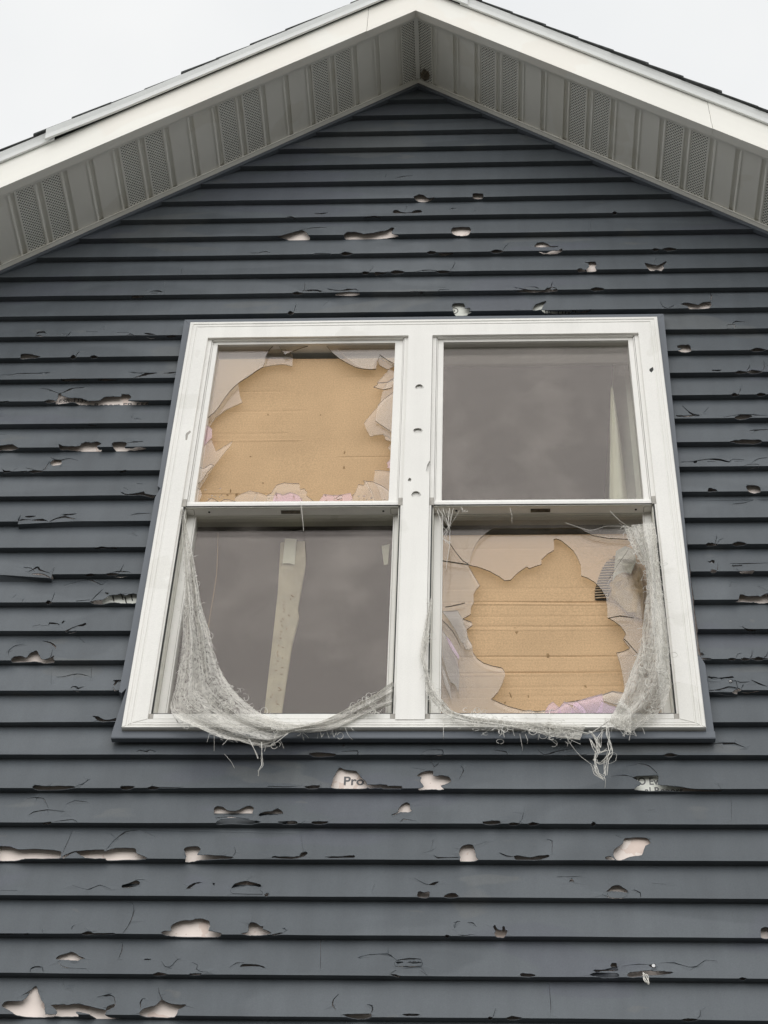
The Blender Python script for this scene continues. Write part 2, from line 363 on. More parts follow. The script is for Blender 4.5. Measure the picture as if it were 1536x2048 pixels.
# the room behind the window
RX0, RX1, RY, RZ0, RZ1 = -2.2, None, 4.2, 3.7, Z0+.30
_d = ray(1217, 890); RX1 = float((CAM+_d*((RZ1-CAM[2])/_d[2]))[0])
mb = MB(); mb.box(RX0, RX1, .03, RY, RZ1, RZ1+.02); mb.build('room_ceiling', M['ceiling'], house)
mb = MB(); mb.box(RX1, RX1+.05, .16, RY, RZ0, RZ1+.02); mb.build('room_wall', M['wallpaint'], house)
mb = MB(); mb.box(RX0-.05, RX0, .16, RY, RZ0, RZ1+.02); mb.box(RX0, RX1, RY, RY+.05, RZ0, RZ1+.02); mb.build('room_wall', M['wallpaint'], house)
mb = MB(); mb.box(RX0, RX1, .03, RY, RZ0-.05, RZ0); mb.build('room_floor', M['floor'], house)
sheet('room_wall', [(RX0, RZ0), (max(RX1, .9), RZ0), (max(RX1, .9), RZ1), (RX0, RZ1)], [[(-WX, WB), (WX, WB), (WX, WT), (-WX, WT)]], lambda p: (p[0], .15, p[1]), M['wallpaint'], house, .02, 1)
mb = MB()
for a in ((-WX-.02, -WX, WB, WT), (WX, WX+.02, WB, WT)): mb.box(a[0], a[1], .03, .15, a[2], a[3])
mb.box(-WX-.02, WX+.02, .03, .15, WT, WT+.02); mb.box(-WX-.02, WX+.02, .03, .15, WB-.02, WB)
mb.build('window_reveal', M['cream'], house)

# ================================================================== roof, fascia, soffit
TH = math.atan(SL)
def rk(side, t, y, off):            # point t metres along the slope from the ridge, off = vertical offset above soffit plane
    return (XA+side*t*math.cos(TH), y, ZA-t*math.sin(TH)+off)
LEN = (HW+.35)/math.cos(TH)
for side in (-1, 1):
    roof = MB(); roof.prism([(0, .15), (LEN, .15), (LEN, .178), (0, .178)], lambda p, y: rk(side, p[0], y, p[1]), -OV-.004, 7.2)
    ro = roof.build('roof', M['shingle'], house)
    n = int(LEN/.142)
    for i in range(n):
        t0 = i*.142; t1 = t0+.155; y0 = -OV-.034-random.uniform(0, .009)
        j = random.uniform(-.004, .004)
        s = MB()
        # rear end is tucked under the course above, front (lower) edge is the thick butt
        s.prism([(t0, .1925), (t1+j, .1965), (t1+j, .2045+random.uniform(-.001, .003)), (t0, .1965)], lambda p, y: rk(side, p[0], y, p[1]), y0, 7.2)
        s.build('shingle', M['shingle'], ro)
    c = MB(); c.prism([(0, .1785), (LEN, .1785), (LEN, .192), (0, .192)], lambda p, y: rk(side, p[0], y, p[1]), -OV-.018, 7.2)
    c.build('underlay', M['dark'], ro)
    # fascia cladding: three lengths of bent aluminium
    joints = {-1: [0, .215, 2.3, LEN], 1: [0, 1.235, 3.3, LEN]}[side]
    for a, b in zip(joints[:-1], joints[1:]):
        f = MB(); dd = .0012*(joints.index(a))
        prof = [(-OV-.010-dd, .158), (-OV-.010-dd, .079), (-OV-.0135-dd, .077), (-OV-.0135-dd, .018), (-OV-.018-dd, .016), (-OV-.018-dd, -.015), (-OV+.010, -.0155), (-OV+.010, -.012), (-OV-.008, -.012), (-OV-.008, .158)]
        e = .012 if a > 0 else 0
        f.prism(prof, lambda p, t: rk(side, t, p[0], p[1]), a+(.0015 if a > 0 else 0), b)
        f.build('fascia_board', M['fascia'], house)
    # drip edge: overlapping lengths, one end bent away
    if side < 0: segs = [(0, 1.522, 0), (1.49, LEN, 1)]
    else: segs = [(0, .235, 0), (.20, LEN, 1)]
    for a, b, lv in segs:
        d = MB(); q = .006 if not lv else 0
        N_ = 24
        for i in range(N_):
            ta = a+(b-a)*i/N_; tb = a+(b-a)*(i+1)/N_
            def lift(t):
                if side < 0 and not lv: return max(0, (t-1.22)/(1.52-1.22))**1.3*.013
                return 0
            def pt(t, yy, o): return rk(side, t, yy-q-lift(t)*.8, o-lift(t)*.4)
            prof = [(-OV-.013, .152), (-OV-.021, .150), (-OV-.023, .170), (-OV-.030, .1923), (-OV-.010, .1923)]
            vs_ = [pt(ta, *p) for p in prof]+[pt(tb, *p) for p in prof]; m_ = len(prof)
            d.add(vs_, [(k, k+1, m_+k+1, m_+k) for k in range(m_-1)])
        o = d.build('drip_edge', M['metal'], house); solid(o, .0012, 0)
    # soffit panels: vented pair, plain pair, repeating
    pitch = .0755; x = 0.0; i = 0
    while x < HW+.3:
        xw = .070 if i == 0 else pitch
        t0 = x/math.cos(TH); t1 = (x+xw)/math.cos(TH); vent = (i % 4) in (0, 3)
        gw = .019
        yo, yi = -OV-.008, -.002
        if side < 0: ga, gb, fa, fb = t1-gw, t1, t0, t1-gw
        else: ga, gb, fa, fb = t1-gw, t1, t0, t1-gw
        p = MB()
        rib = [(fa, 0), (fb, 0), (fb+.0015, .009), (gb-.0015, .009), (gb, 0)]
        V_ = [rk(side, a_, yo, b_) for a_, b_ in rib]+[rk(side, a_, yi, b_) for a_, b_ in rib]
        m_ = len(rib); p.add(V_, [(k, k+1, m_+k+1, m_+k) for k in range(m_-1)])
        # narrow raised bead along the panel edge
        p.prism([(fa+.001, -.0025), (fa+.005, -.0025), (fa+.005, -.0003), (fa+.001, -.0003)], lambda q_, y: rk(side, q_[0], y, q_[1]), yo, yi)
        if vent:
            # solid margins + perforated field
            mfa, mfb = fa+.010, fb-.006
            p.f[0] = (0, 0, 0, 0)
            p2 = MB(); p2.v = list(p.v); p2.f = p.f[1:]; p2.m = p.m[1:]
            for a_, b_ in ((fa, mfa), (mfb, fb)):
                p2.add([rk(side, a_, yo, 0), rk(side, b_, yo, 0), rk(side, b_, yi, 0), rk(side, a_, yi, 0)], [(0, 1, 2, 3)])
            for a_, b_ in ((yo, yo+.028), (yi-.014, yi)):
                p2.add([rk(side, mfa, a_, 0), rk(side, mfb, a_, 0), rk(side, mfb, b_, 0), rk(side, mfa, b_, 0)], [(0, 1, 2, 3)])
            p = p2
        po = p.build('soffit_panel', M['soffit'], house)
        if vent:
            f = MB(); f.add([rk(side, mfa, yo+.028, 0), rk(side, mfb, yo+.028, 0), rk(side, mfb, yi-.014, 0), rk(side, mfa, yi-.014, 0)], [(0, 1, 2, 3)])
            fo = f.build('vent_strip', M['vent'], po)
            uvl = fo.data.uv_layers.new(name='UVMap')
            for li, (a_, b_) in enumerate([(mfa, yo), (mfb, yo), (mfb, yi), (mfa, yi)]): uvl.data[li].uv = (a_, b_)
        x += xw; i += 1
    # trims that hold the panels: at the wall and behind the fascia
    tr_ = MB(); tr_.prism([(-.015, -.004), (-.001, -.010), (-.001, -.003), (-.014, -.001)], lambda p, t: rk(side, t, p[0], p[1]), 0, LEN)
    tr_.prism([(-.0165, -.007), (-.015, -.007), (-.015, -.002), (-.0165, -.002)], lambda p, t: rk(side, t, p[0], p[1]), 0, LEN)
    tr_.build('soffit_trim', M['soffit'], house)
    tr_ = MB(); tr_.prism([(-OV+.0105, -.006), (-OV+.024, -.005), (-OV+.024, -.002), (-OV+.0105, -.002)], lambda p, t: rk(side, t, p[0], p[1]), 0, LEN)
    tr_.build('soffit_trim', M['soffit'], house)
    tr_ = MB(); tr_.prism([(-.003, -.032), (.012, -.032), (.012, -.0135), (-.003, -.0135)], lambda p, t: rk(side, t, p[0], p[1]), 0, LEN)
    tr_.build('rake_channel', M['trim'], house)
# seam strip under the ridge
mb = MB(); mb.box(XA-.008, XA+.008, -OV-.005, -.02, ZA-.012, ZA-.004); mb.build('ridge_strip', M['soffit'], house)

# ================================================================== siding damage, measured on the photograph
HOLES, CRACKS = [], []
def H(o, *polys):
    for p in polys:
        q = [(o[0]+p[i]/o[2], o[1]+p[i+1]/o[2]) for i in range(0, len(p), 2)]
        HOLES.append(q)
def K(o, w_, *lines):
    for p in lines:
        q = [(o[0]+p[i]/o[2], o[1]+p[i+1]/o[2]) for i in range(0, len(p), 2)]
        CRACKS.append((q, w_))
A = (500, 340, 3.072)
H(A, [1005,165,1035,153,1065,154,1085,170,1105,180,1130,166,1134,175,1095,195,1045,197,1015,182],
  [1368,150,1385,144,1430,146,1434,165,1425,178,1385,178,1368,172],
  [878,255,890,247,910,250,930,260,960,264,990,262,1020,248,1050,250,1058,262,1040,266,990,267,900,270,880,266],
  [165,412,215,400,300,375,320,372,345,385,368,415,358,436,262,438,215,425],
  [578,398,600,386,650,382,700,395,770,385,800,378,840,372,870,355,886,360,870,390,910,402,905,412,800,425,725,420,660,428,590,428],
  [1236,372,1250,355,1345,352,1357,372,1345,398,1310,407,1265,404,1240,388],
  [1242,830,1260,820,1310,822,1322,840,1318,852,1345,848,1355,855,1345,868,1362,875,1340,885,1330,895,1262,895,1245,855],
  [1163,512,1240,508,1250,518,1190,528,1165,525], [765,628,860,628,800,640,775,650,765,640],
  [345,748,385,735,440,745,430,752,395,745], [525,765,550,755,600,750,665,755,675,768,620,775,530,772],
  [1040,755,1060,745,1068,750,1050,760])
K(A, 3.4, [395,270,430,272,460,268,480,263], [215,298,240,290,270,296,280,306], [700,298,740,288,790,290,812,298], [475,732,550,745,600,738,650,735,662,745])
K(A, 1.7, [310,372,380,358,475,356], [890,55,930,45,960,40,1000,38], [955,250,965,222], [1225,245,1240,240,1270,238], [1370,262,1390,248],
  [0,510,50,512,100,503,125,512], [385,525,400,515,495,514,495,525], [860,628,930,632], [1010,630,1050,620,1100,618,1180,624],
  [300,740,350,742,380,735], [985,755,1000,748,1060,748], [1160,725,1200,722], [1158,750,1165,738,1225,738], [1325,747,1385,748], [450,835,485,805], [830,45,840,30])
B = (1000, 440, 2.866)
H(B, [198,152,215,132,245,128,275,140,290,152,330,152,330,158,260,158,205,158],
  [215,180,260,192,300,176,330,176,355,166,358,180,330,195,250,197],
  [487,245,545,240,552,262,545,272,553,290,540,297,500,297,495,285,510,270,505,250],
  [830,247,900,262,950,238,955,245,935,265,940,275,925,292,900,286,865,292,845,275],
  [440,285,460,278,480,285,490,295,450,300], [100,405,160,400,230,405,300,400,325,395,325,410,240,415,110,415],
  [185,518,205,485,240,472,265,467,250,490,235,515], [235,515,290,522,400,525,410,532,380,537,265,537,250,530],
  [405,518,425,516,460,528,520,512,530,515,490,532,430,530],
  [1035,485,1060,476,1100,480,1135,488,1160,475,1205,470,1212,490,1195,508,1120,512,1085,510,1070,495],
  [1015,722,1040,716,1085,718,1095,740,1095,752,1060,760,1020,750,1040,740,1020,735],
  [1215,862,1270,860,1260,867,1220,867], [1010,1120,1070,1122,1110,1115,1145,1122,1070,1130,1015,1128],
  [1345,1130,1380,1118,1430,1118,1445,1128,1400,1142,1355,1142])
K(B, 3.2, [1330,600,1350,583,1405,586], [1045,1068,1080,1100,1110,1118,1140,1120])
K(B, 1.7, [885,248,893,222], [80,388,130,398,160,400], [140,388,200,386,222,395], [265,398,290,388,325,392], [80,516,120,518], [1040,480,1120,478],
  [1200,415,1212,440,1205,470], [920,470,930,495,960,508,1000,490], [1298,612,1305,602,1345,602,1340,622,1300,622], [1165,1110,1195,1075],
  [1290,1130,1380,1116,1450,1118,1536,1125], [1510,850,1536,835])
D = (0, 640, 3.84)
H(D, [1280,122,1330,117,1360,125,1320,135,1285,132], [160,268,180,262,235,264,285,275,310,285,265,295,160,300,158,285],
  [475,455,640,453,650,462,560,472,480,470], [740,462,780,455,900,458,880,468,790,472],
  [1115,410,1150,408,1210,410,1160,420,1125,428,1080,438,1010,452,1070,432], [1262,410,1355,402,1355,410,1265,416],
  [448,572,465,566,482,585,540,600,620,602,670,618,695,635,685,655,620,655,560,632,500,640,440,650,425,640,445,600],
  [690,625,770,618,800,595,860,590,930,590,935,573,985,573,1008,590,1000,608,985,620,1070,628,1140,628,1130,650,1050,662,850,660,700,655],
  [0,628,60,625,80,634,0,634],
  [455,955,480,970,530,970,610,970,625,952,660,938,700,946,740,936,775,946,772,960,745,972,760,995,785,998,770,1012,700,1018,600,1008,520,1000,470,1000,455,980],
  [860,950,880,940,965,942,975,955,960,975,965,985,1020,985,1050,975,1110,980,1125,990,1080,1000,985,1005,960,1022,910,1022,885,1000,862,965],
  [-10,970,40,962,95,956,120,970,150,985,100,1000,-10,1000],
  [385,1100,405,1080,440,1075,470,1078,472,1110,445,1118,410,1122,390,1112],
  [18,1150,40,1158,100,1165,90,1172,40,1175,25,1165], [140,1168,170,1162,208,1160,190,1170], [920,1165,970,1155,965,1168,930,1175],
  [925,1325,975,1340,1060,1332,1105,1318,1115,1335,1190,1350,1175,1370,1120,1355,1080,1345,1000,1350,960,1345])
K(D, 3.4, [275,118,285,107,300,97,340,96,355,108], [200,1140,260,1152], [665,805,700,812,740,810], [465,568,510,548,560,528,650,520], [1110,112,1115,108,1170,112,1195,115])
K(D, 1.8, [265,125,300,122,340,130], [470,132,510,128,540,100,548,95], [475,106,520,112], [978,125,1000,112,1045,130,1020,140], [1120,130,1160,145,1205,132],
  [0,425,80,425,150,412,270,412,390,406], [985,402,1060,410,1130,408], [310,527,370,535,420,555,460,568], [0,740,25,745], [0,880,60,884], [1045,760,1090,766],
  [1015,740,1018,755], [975,945,1030,940,1100,934], [385,1055,430,1078,480,1078,530,1066,600,1082], [455,1135,475,1125], [340,1158,365,1142],
  [100,1160,140,1136], [955,1290,985,1308], [1050,1258,1100,1262], [1005,1500,1060,1490,1160,1487], [800,55,801,75], [660,92,750,93], [900,100,990,99])
Ee = (0, 1000, 3.84)
H(Ee, [730,368,780,358,820,364,900,365,890,375,820,372,740,375], [655,575,695,568,730,575,700,587,665,585], [805,712,835,715,830,728,815,722],
  [690,780,740,772,790,768,840,735,900,730,925,722,965,735,1000,722,1050,725,1045,792,940,792,860,785,790,800,730,800,700,790],
  [475,942,490,930,496,936,480,950], [500,1005,555,980,600,965,655,945,662,955,640,970,600,972,550,990,510,1015],
  [85,1225,110,1205,160,1200,205,1212,230,1180,280,1157,300,1190,320,1222,370,1218,415,1195,410,1215,420,1235,410,1250,340,1256,290,1242,100,1248],
  [868,1392,900,1384,935,1385,930,1395,905,1400,880,1430,870,1425,885,1400], [710,1662,755,1665,800,1690,850,1690,895,1680,892,1700,780,1705,740,1690,730,1675])
K(Ee, 3.6, [195,127,240,128,275,125], [250,148,330,148,370,158], [380,160,440,140,500,130,580,150], [480,120,530,115,590,108], [225,545,260,530,290,518,310,535,385,550],
  [245,558,340,558,400,575], [585,778,690,768], [375,965,380,948,440,952,458,962], [545,1450,560,1435,590,1440,600,1452,645,1435], [328,1085,390,1100,428,1130,428,1150])
K(Ee, 1.9, [140,160,145,148,200,145,250,148], [180,520,240,525,270,545], [850,575,870,558,920,552,985,555,1010,570], [1005,580,930,596,860,588], [495,660,600,628,680,615,740,635,785,655,830,615],
  [795,685,740,735,700,775], [250,972,310,958], [315,968,365,965], [510,1015,540,1022,590,1012,575,1000], [65,1195,70,1160,110,1125,180,1112],
  [430,1362,490,1360,560,1342,630,1342,700,1360], [705,1295,700,1380], [870,1440,880,1465,930,1475], [550,1460,600,1475,640,1465], [590,1045,650,1098],
  [100,750,130,728], [170,780,180,762], [1010,255,1050,275], [140,200,150,212,260,200])
F = (1280, 640, 2.496)
H(F, [340,845,350,840,380,848,385,855,340,858], [528,832,545,826,585,828,600,840,600,860,570,866,545,860,535,845], [268,708,285,705,280,715,270,714],
  [230,868,250,875,290,875,300,866,240,866], [455,605,500,598,600,600,605,612,560,620,450,612], [338,1206,350,1206,358,1199,372,1202,370,1215,350,1214],
  [462,1227,508,1226,508,1231,462,1232], [495,1258,570,1252,560,1268,510,1268],
  [475,1408,490,1400,495,1385,500,1370,540,1380,590,1378,600,1382,636,1364,645,1410,600,1415,560,1410,500,1408],
  [508,1530,530,1540,580,1545,570,1552,535,1550], [295,1665,310,1662,320,1672,305,1676], [305,1688,350,1688,355,1696,310,1696], [555,1688,645,1688,645,1694,560,1694],
  [340,1780,400,1787,460,1780,465,1788,400,1793,345,1788], [443,1800,452,1797,462,1800,462,1810,452,1813,444,1810])
K(F, 3.0, [210,710,260,708,340,696,400,700,445,710,460,697,520,700], [335,708,375,708], [470,708,510,706], [545,555,600,550,645,548], [555,1798,590,1815,635,1830], [350,1842,400,1838,440,1828,490,1832], [500,1858,540,1862,600,1850])
K(F, 1.6, [560,712,590,695,638,688], [465,738,520,745,590,735,595,722,540,722,500,735], [460,920,520,915,570,900], [450,1218,530,1218,645,1215], [480,1245,500,1258],
  [448,1330,460,1312], [590,1330,639,1355], [340,1806,400,1808], [470,1800,500,1810,548,1808], [355,1850,430,1862,490,1866])
G = (0, 1480, 2.0)
H(G, [1235,55,1270,50,1340,55,1335,65,1260,68], [1370,20,1378,20,1376,27,1370,26], [130,188,145,180,180,185,290,185,300,190,260,198,150,200], [480,188,510,184,540,188,520,198,490,198],
  [1325,190,1335,150,1358,112,1375,118,1400,122,1425,125,1442,150,1462,165,1468,178,1465,195,1400,197,1340,196], [1220,188,1280,184,1270,196,1230,196], [1465,182,1545,180,1545,190,1480,195],
  [170,330,205,326,200,336,180,338], [858,272,870,266,890,268,910,282,945,285,975,270,1000,264,1015,272,1010,292,1005,300,865,302,856,285],
  [1035,300,1060,288,1090,285,1110,275,1128,285,1130,297,1060,302,1040,306], [865,328,890,318,960,316,1000,322,1045,328,1000,338,930,335,870,338],
  [1110,328,1180,325,1190,335,1140,338], [1245,328,1310,326,1305,334,1260,338],
  [-10,428,35,426,75,438,150,436,240,445,245,460,235,474,100,474,70,482,-10,482],
  [250,465,290,448,340,442,415,440,418,448,440,438,470,432,540,435,548,455,590,472,560,480,430,482,420,475,340,472,300,450,255,474],
  [736,438,750,428,790,426,803,438,795,450,792,460,860,462,930,468,920,475,800,480,775,487,742,488,745,465],
  [1205,452,1225,448,1230,456,1205,470,1170,475,1090,472,1095,466,1140,468,1195,465], [1300,468,1370,466,1415,462,1415,472,1320,472],
  [488,582,520,572,545,562,560,572,555,582,520,592,490,592], [745,595,770,575,812,570,780,580,760,595], [850,574,860,574,856,582], [925,595,940,575,985,565,1040,578,1042,590,990,582,935,592], [1058,618,1072,616,1070,626,1060,626])
K(G, 2.6, [547,48,560,42,585,48,600,42,625,48], [1365,48,1430,45,1430,60], [115,302,135,290,190,280,260,288], [0,602,70,602], [865,312,925,310,1000,318])
K(G, 1.5, [550,60,590,68,625,58], [300,188,335,175,352,160], [610,180,612,190,700,192,735,188], [108,235,145,232,175,236,195,275], [265,258,300,245,355,250], [195,295,190,280],
  [210,328,290,318,310,330], [1220,325,1200,335], [250,455,275,400,290,365], [425,440,460,400,500,370,560,362,620,388], [445,378,470,398], [930,468,942,450,938,430],
  [1205,390,1212,450], [290,582,350,600,400,582,445,598], [540,558,582,560], [922,600,930,615,1050,618,1040,600], [985,562,1010,546], [895,65,935,110], [1075,188,1140,190,1210,186], [1498,580,1488,605])
J0 = (768, 1480, 2.0)
H(J0, [132,145,155,128,195,124,198,145,230,142,262,150,268,168,240,180,228,185,240,200,190,198,145,202,135,196,160,188,145,165,150,150],
  [995,150,1040,144,1097,146,1095,180,1150,185,1190,195,1130,203,1060,205,1000,198,1030,175], [1095,181,1180,189,1270,199,1350,201,1340,208,1250,206,1120,204],
  [-5,186,70,186,68,196,-5,196], [55,285,68,262,90,250,103,258,105,275,112,283,100,290,65,290], [32,300,65,286,60,292,40,302], [395,328,440,324,462,325,465,335,430,340,400,336],
  [300,452,310,428,330,420,355,422,362,440,370,470,378,478,360,486,305,486,305,470], [520,465,545,464,580,470,655,460,660,468,620,480,530,480],
  [918,465,920,440,955,415,962,395,1010,390,1050,393,1067,412,1045,425,1030,462,985,468,950,482,930,480], [885,470,905,466,925,480,890,480],
  [178,580,200,570,220,568,200,582], [740,570,750,555,762,570,750,566], [138,615,150,608,160,612,182,610,180,628,160,632,138,628], [240,625,275,612,300,625,280,632,245,630],
  [890,605,915,585,940,582,970,600,972,612,930,606,895,608])
K(J0, 2.8, [440,42,490,50,492,62], [615,42,640,60,675,52,700,45,780,32], [198,460,215,472,300,470], [460,452,490,465,520,468], [1310,15,1400,15,1445,32])
K(J0, 1.6, [150,55,175,42,232,42,235,60,180,68,150,58], [445,66,492,62], [625,60,700,64,800,60,820,52], [108,112,165,120], [185,75,200,110,220,92], [310,105,318,125,300,158], [910,146,960,142,1000,152],
  [972,108,1020,96,1060,105,1090,132,1095,145], [1335,175,1350,205], [65,330,78,318,130,325], [1055,282,1085,280], [362,425,410,408], [195,400,190,440], [650,400,672,405,672,455],
  [925,380,955,395], [120,552,160,575,180,580], [690,548,750,548,790,545], [890,605,900,630,950,635], [1000,602,1025,612,1025,630], [1072,574,1130,578])
I0 = (0, 1780, 3.0)
H(I0, [490,262,520,252,545,252,560,260,680,260,690,268,620,270,500,270],
  [965,258,990,246,1028,248,1025,222,1060,195,1110,182,1155,183,1175,174,1215,173,1255,190,1260,220,1252,248,1290,252,1330,262,1320,280,1290,285,1100,283,1000,276],
  [335,412,360,392,400,382,430,373,460,385,480,400,512,412,480,418,465,428,400,420,345,420], [865,416,908,414,900,421,870,421], [1140,500,1210,500,1195,512,1145,512], [1440,462,1460,446,1536,448,1580,460,1593,470,1536,458],
  [12,700,30,672,80,668,130,668,165,640,190,600,205,582,222,582,232,620,248,660,268,690,272,745,330,748,320,762,200,765,105,755,60,725],
  [305,692,360,688,410,692,450,683,520,695,600,715,640,725,630,750,660,765,735,770,640,778,585,778,540,750,480,735,455,735,470,762,330,760,345,735,320,705],
  [638,712,650,698,690,686,685,705,650,722,635,725], [835,740,860,715,920,700,950,680,970,657,1000,675,1050,688,1115,688,1100,705,1070,720,1045,765,900,765,845,755],
  [1445,262,1488,255,1490,215,1505,198,1536,200,1561,220,1581,222,1576,235,1611,250,1628,262,1596,272,1536,276,1490,275], [1628,270,1691,258,1696,262,1646,275], [0,262,80,262,90,267,0,267], [145,262,170,260,172,268,150,268])
K(I0, 1.7, [430,235,435,222,452,210], [795,85,805,125,785,190,755,240,735,262], [738,320,730,370,712,412], [345,432,375,460,420,470,520,472], [970,430,990,460,1020,465,1045,440,1065,418,1085,416],
  [1150,435,1185,450,1180,475,1200,490,1250,495], [1380,465,1420,440,1465,438], [950,590,960,630,970,660], [375,530,382,580], [400,592,425,590], [255,240,258,256])
K(I0, 2.8, [180,498,185,475,210,464,255,466,260,495], [845,715,842,680,855,655,875,655], [580,645,650,632,685,645,692,690], [130,635,180,612,195,600])
J1 = (512, 1780, 3.0)
H(J1, [1422,222,1435,212,1450,240,1475,245,1480,222,1492,222,1495,240,1508,245,1505,262,1485,288,1445,285,1430,262,1438,250], [970,15,985,8,1005,16,1038,12,1040,35,1020,48,985,45,968,38],
  [1130,35,1165,20,1195,20,1210,35,1180,42], [808,502,870,518,860,525,820,515], [525,748,690,745,685,768,640,776,575,770,530,755], [875,748,930,744,985,748,970,757,900,757], [55,25,75,20,70,38,55,40],
  [840,433,880,431,880,440,845,442], [915,434,988,434,988,440,915,440])
K(J1, 3.0, [808,500,842,482], [985,482,1028,514], [495,628,465,660,460,695,480,720], [665,688,695,698,700,720,690,740], [840,424,920,414,990,416])
K(J1, 1.7, [170,232,180,242], [1192,232,1195,205,1210,190,1225,190], [1270,196,1300,200,1318,215], [1210,270,1260,275,1290,268], [620,405,680,390,790,386,820,405,840,418], [838,428,836,460,995,460,990,420], [540,800,550,775,580,770])
L1 = (1024, 1780, 3.0)
H(L1, [1495,230,1545,230,1545,290,1495,288], [820,452,835,448,860,445,862,470,840,470,828,462], [48,508,60,500,130,506,140,515,110,522,60,520],
  [590,455,600,440,625,440,632,462,632,474,600,472], [490,484,560,480,590,470,635,478,630,488,560,490,500,494], [465,512,500,500,630,502,640,525,560,530,490,520],
  [690,515,710,496,800,486,900,490,970,495,940,505,900,512,850,515,790,518,720,528])
K(L1, 1.6, [570,5,690,5,690,20], [540,30,600,50,660,50,690,35], [730,0,770,20,772,45], [660,460,760,448,820,450], [880,440,970,438,1060,465,1110,460,1160,422,1230,428])
K(L1, 1.0, [222,548,232,690,232,750])
K((0, 0, 1), 1.0, [330, 560, 329, 590], [1180, 436, 1180, 462], [640, 1862, 641, 1905, 641, 1940], [1462, 1585, 1463, 1640], [105, 1325, 103, 1370])
Mm = (0, 500, 3.84)
H(Mm, [1015,352,1050,348,1120,355,1060,368,1015,372])
K(Mm, 2.8, [1150,328,1180,318,1225,318,1250,328], [1165,334,1215,333])
K(Mm, 1.5, [1120,315,1150,312], [1400,145,1392,190])

def lap_map(u, v, k):
    zb = ZB0-k*CS; d = ray(u, v)
    t = (T/CS*(CAM[2]-zb)-CAM[1])/(d[1]-T/CS*d[2]); p = CAM+d*t; h = p[2]-zb
    if h >= 0: return (float(p[0]), float(min(h, CS+.004)))
    t = (zb-CAM[2])/d[2]; p = CAM+d*t
    return (float(p[0]), -float(min(max(p[1], 0), T+.002)))
def lap_of(pts):
    cu = sum(p[0] for p in pts)/len(pts); cv = (min(p[1] for p in pts)+max(p[1] for p in pts))/2
    z = bp(cu, cv, 0).z
    el = (Z0-CAM[2]-1)/3.5
    d = ray(cu, cv); band = T*d[2]/d[1]
    return math.ceil((ZB0-(z+band*.55))/CS)
LAPH = {}
rg = random.Random(21)
def ragged(q, amp=.55):
    q = smooth_poly(q, True, 3); out = []
    for i, p in enumerate(q):
        b = q[(i+1) % len(q)]; out.append((p[0]+rg.gauss(0, amp*.35), p[1]+rg.gauss(0, amp*.35)))
        if math.hypot(b[0]-p[0], b[1]-p[1]) > 5: out.append(((p[0]+b[0])/2+rg.gauss(0, amp*.5), (p[1]+b[1])/2+rg.gauss(0, amp*.7)))
    return out
for q in HOLES: LAPH.setdefault(lap_of(q), []).append(ragged(q))
# further small nicks along the lower edges of the boards
for i in range(46):
    u, v = rg.choice([(rg.uniform(10, 240), rg.uniform(650, 1440)), (rg.uniform(1400, 1530), rg.uniform(650, 1440)), (rg.uniform(20, 1510), rg.uniform(1500, 2030)), (rg.uniform(500, 1400), rg.uniform(400, 610))])
    k = lap_of([(u, v)]); zb = ZB0-k*CS
    p = bp(u, v, 0); X = np.array([p.x, 0, zb])-CAM; w2 = X@_f; vv = 1024-FPX*(X@UP)/w2; uu = 768+FPX*(X@RT)/w2
    a, h = rg.uniform(5, 17), rg.uniform(1.5, 4)
    q = [(uu-a, vv+.5), (uu-a*.6, vv-h*.5), (uu-a*.2, vv-h), (uu+a*.3, vv-h*.7), (uu+a*.8, vv-h*.3), (uu+a, vv+.5), (uu+a*.5, vv+3), (uu-a*.4, vv+4)]
    LAPH.setdefault(k, []).append(ragged(q, .4))
    if rg.random() < .5: LAPH[k].append(slit([(uu+a*.8, vv-1), (uu+a*1.2, vv-rg.uniform(4, 10)), (uu+a*rg.uniform(1, 2), vv-rg.uniform(10, 22))], 1.2))
for q, w_ in CRACKS: LAPH.setdefault(lap_of(q), []).append(slit(q, w_*.85))
DROOP = {}
def droop(u0, u1, v, d0, d1, at):          # broken lower edge hanging d0..d1 pixels low
    k = lap_of([(at[0], at[1])]); x0 = bp(u0, v, 0).x; x1 = bp(u1, v, 0).x
    DROOP.setdefault(k, []).append((x0, x1, d0/560, d1/560))
droop(36, 150, 1045, 6, 0, (90, 1040)); droop(0, 104, 1150, 0, 8, (50, 1145)); droop(1380, 1475, 1375, 3, 4, (1420, 1372))
WIN = [(-.7335, Z0-1.592), (.7335, Z0-1.592), (.7335, Z0+.022), (-.7335, Z0+.022)]
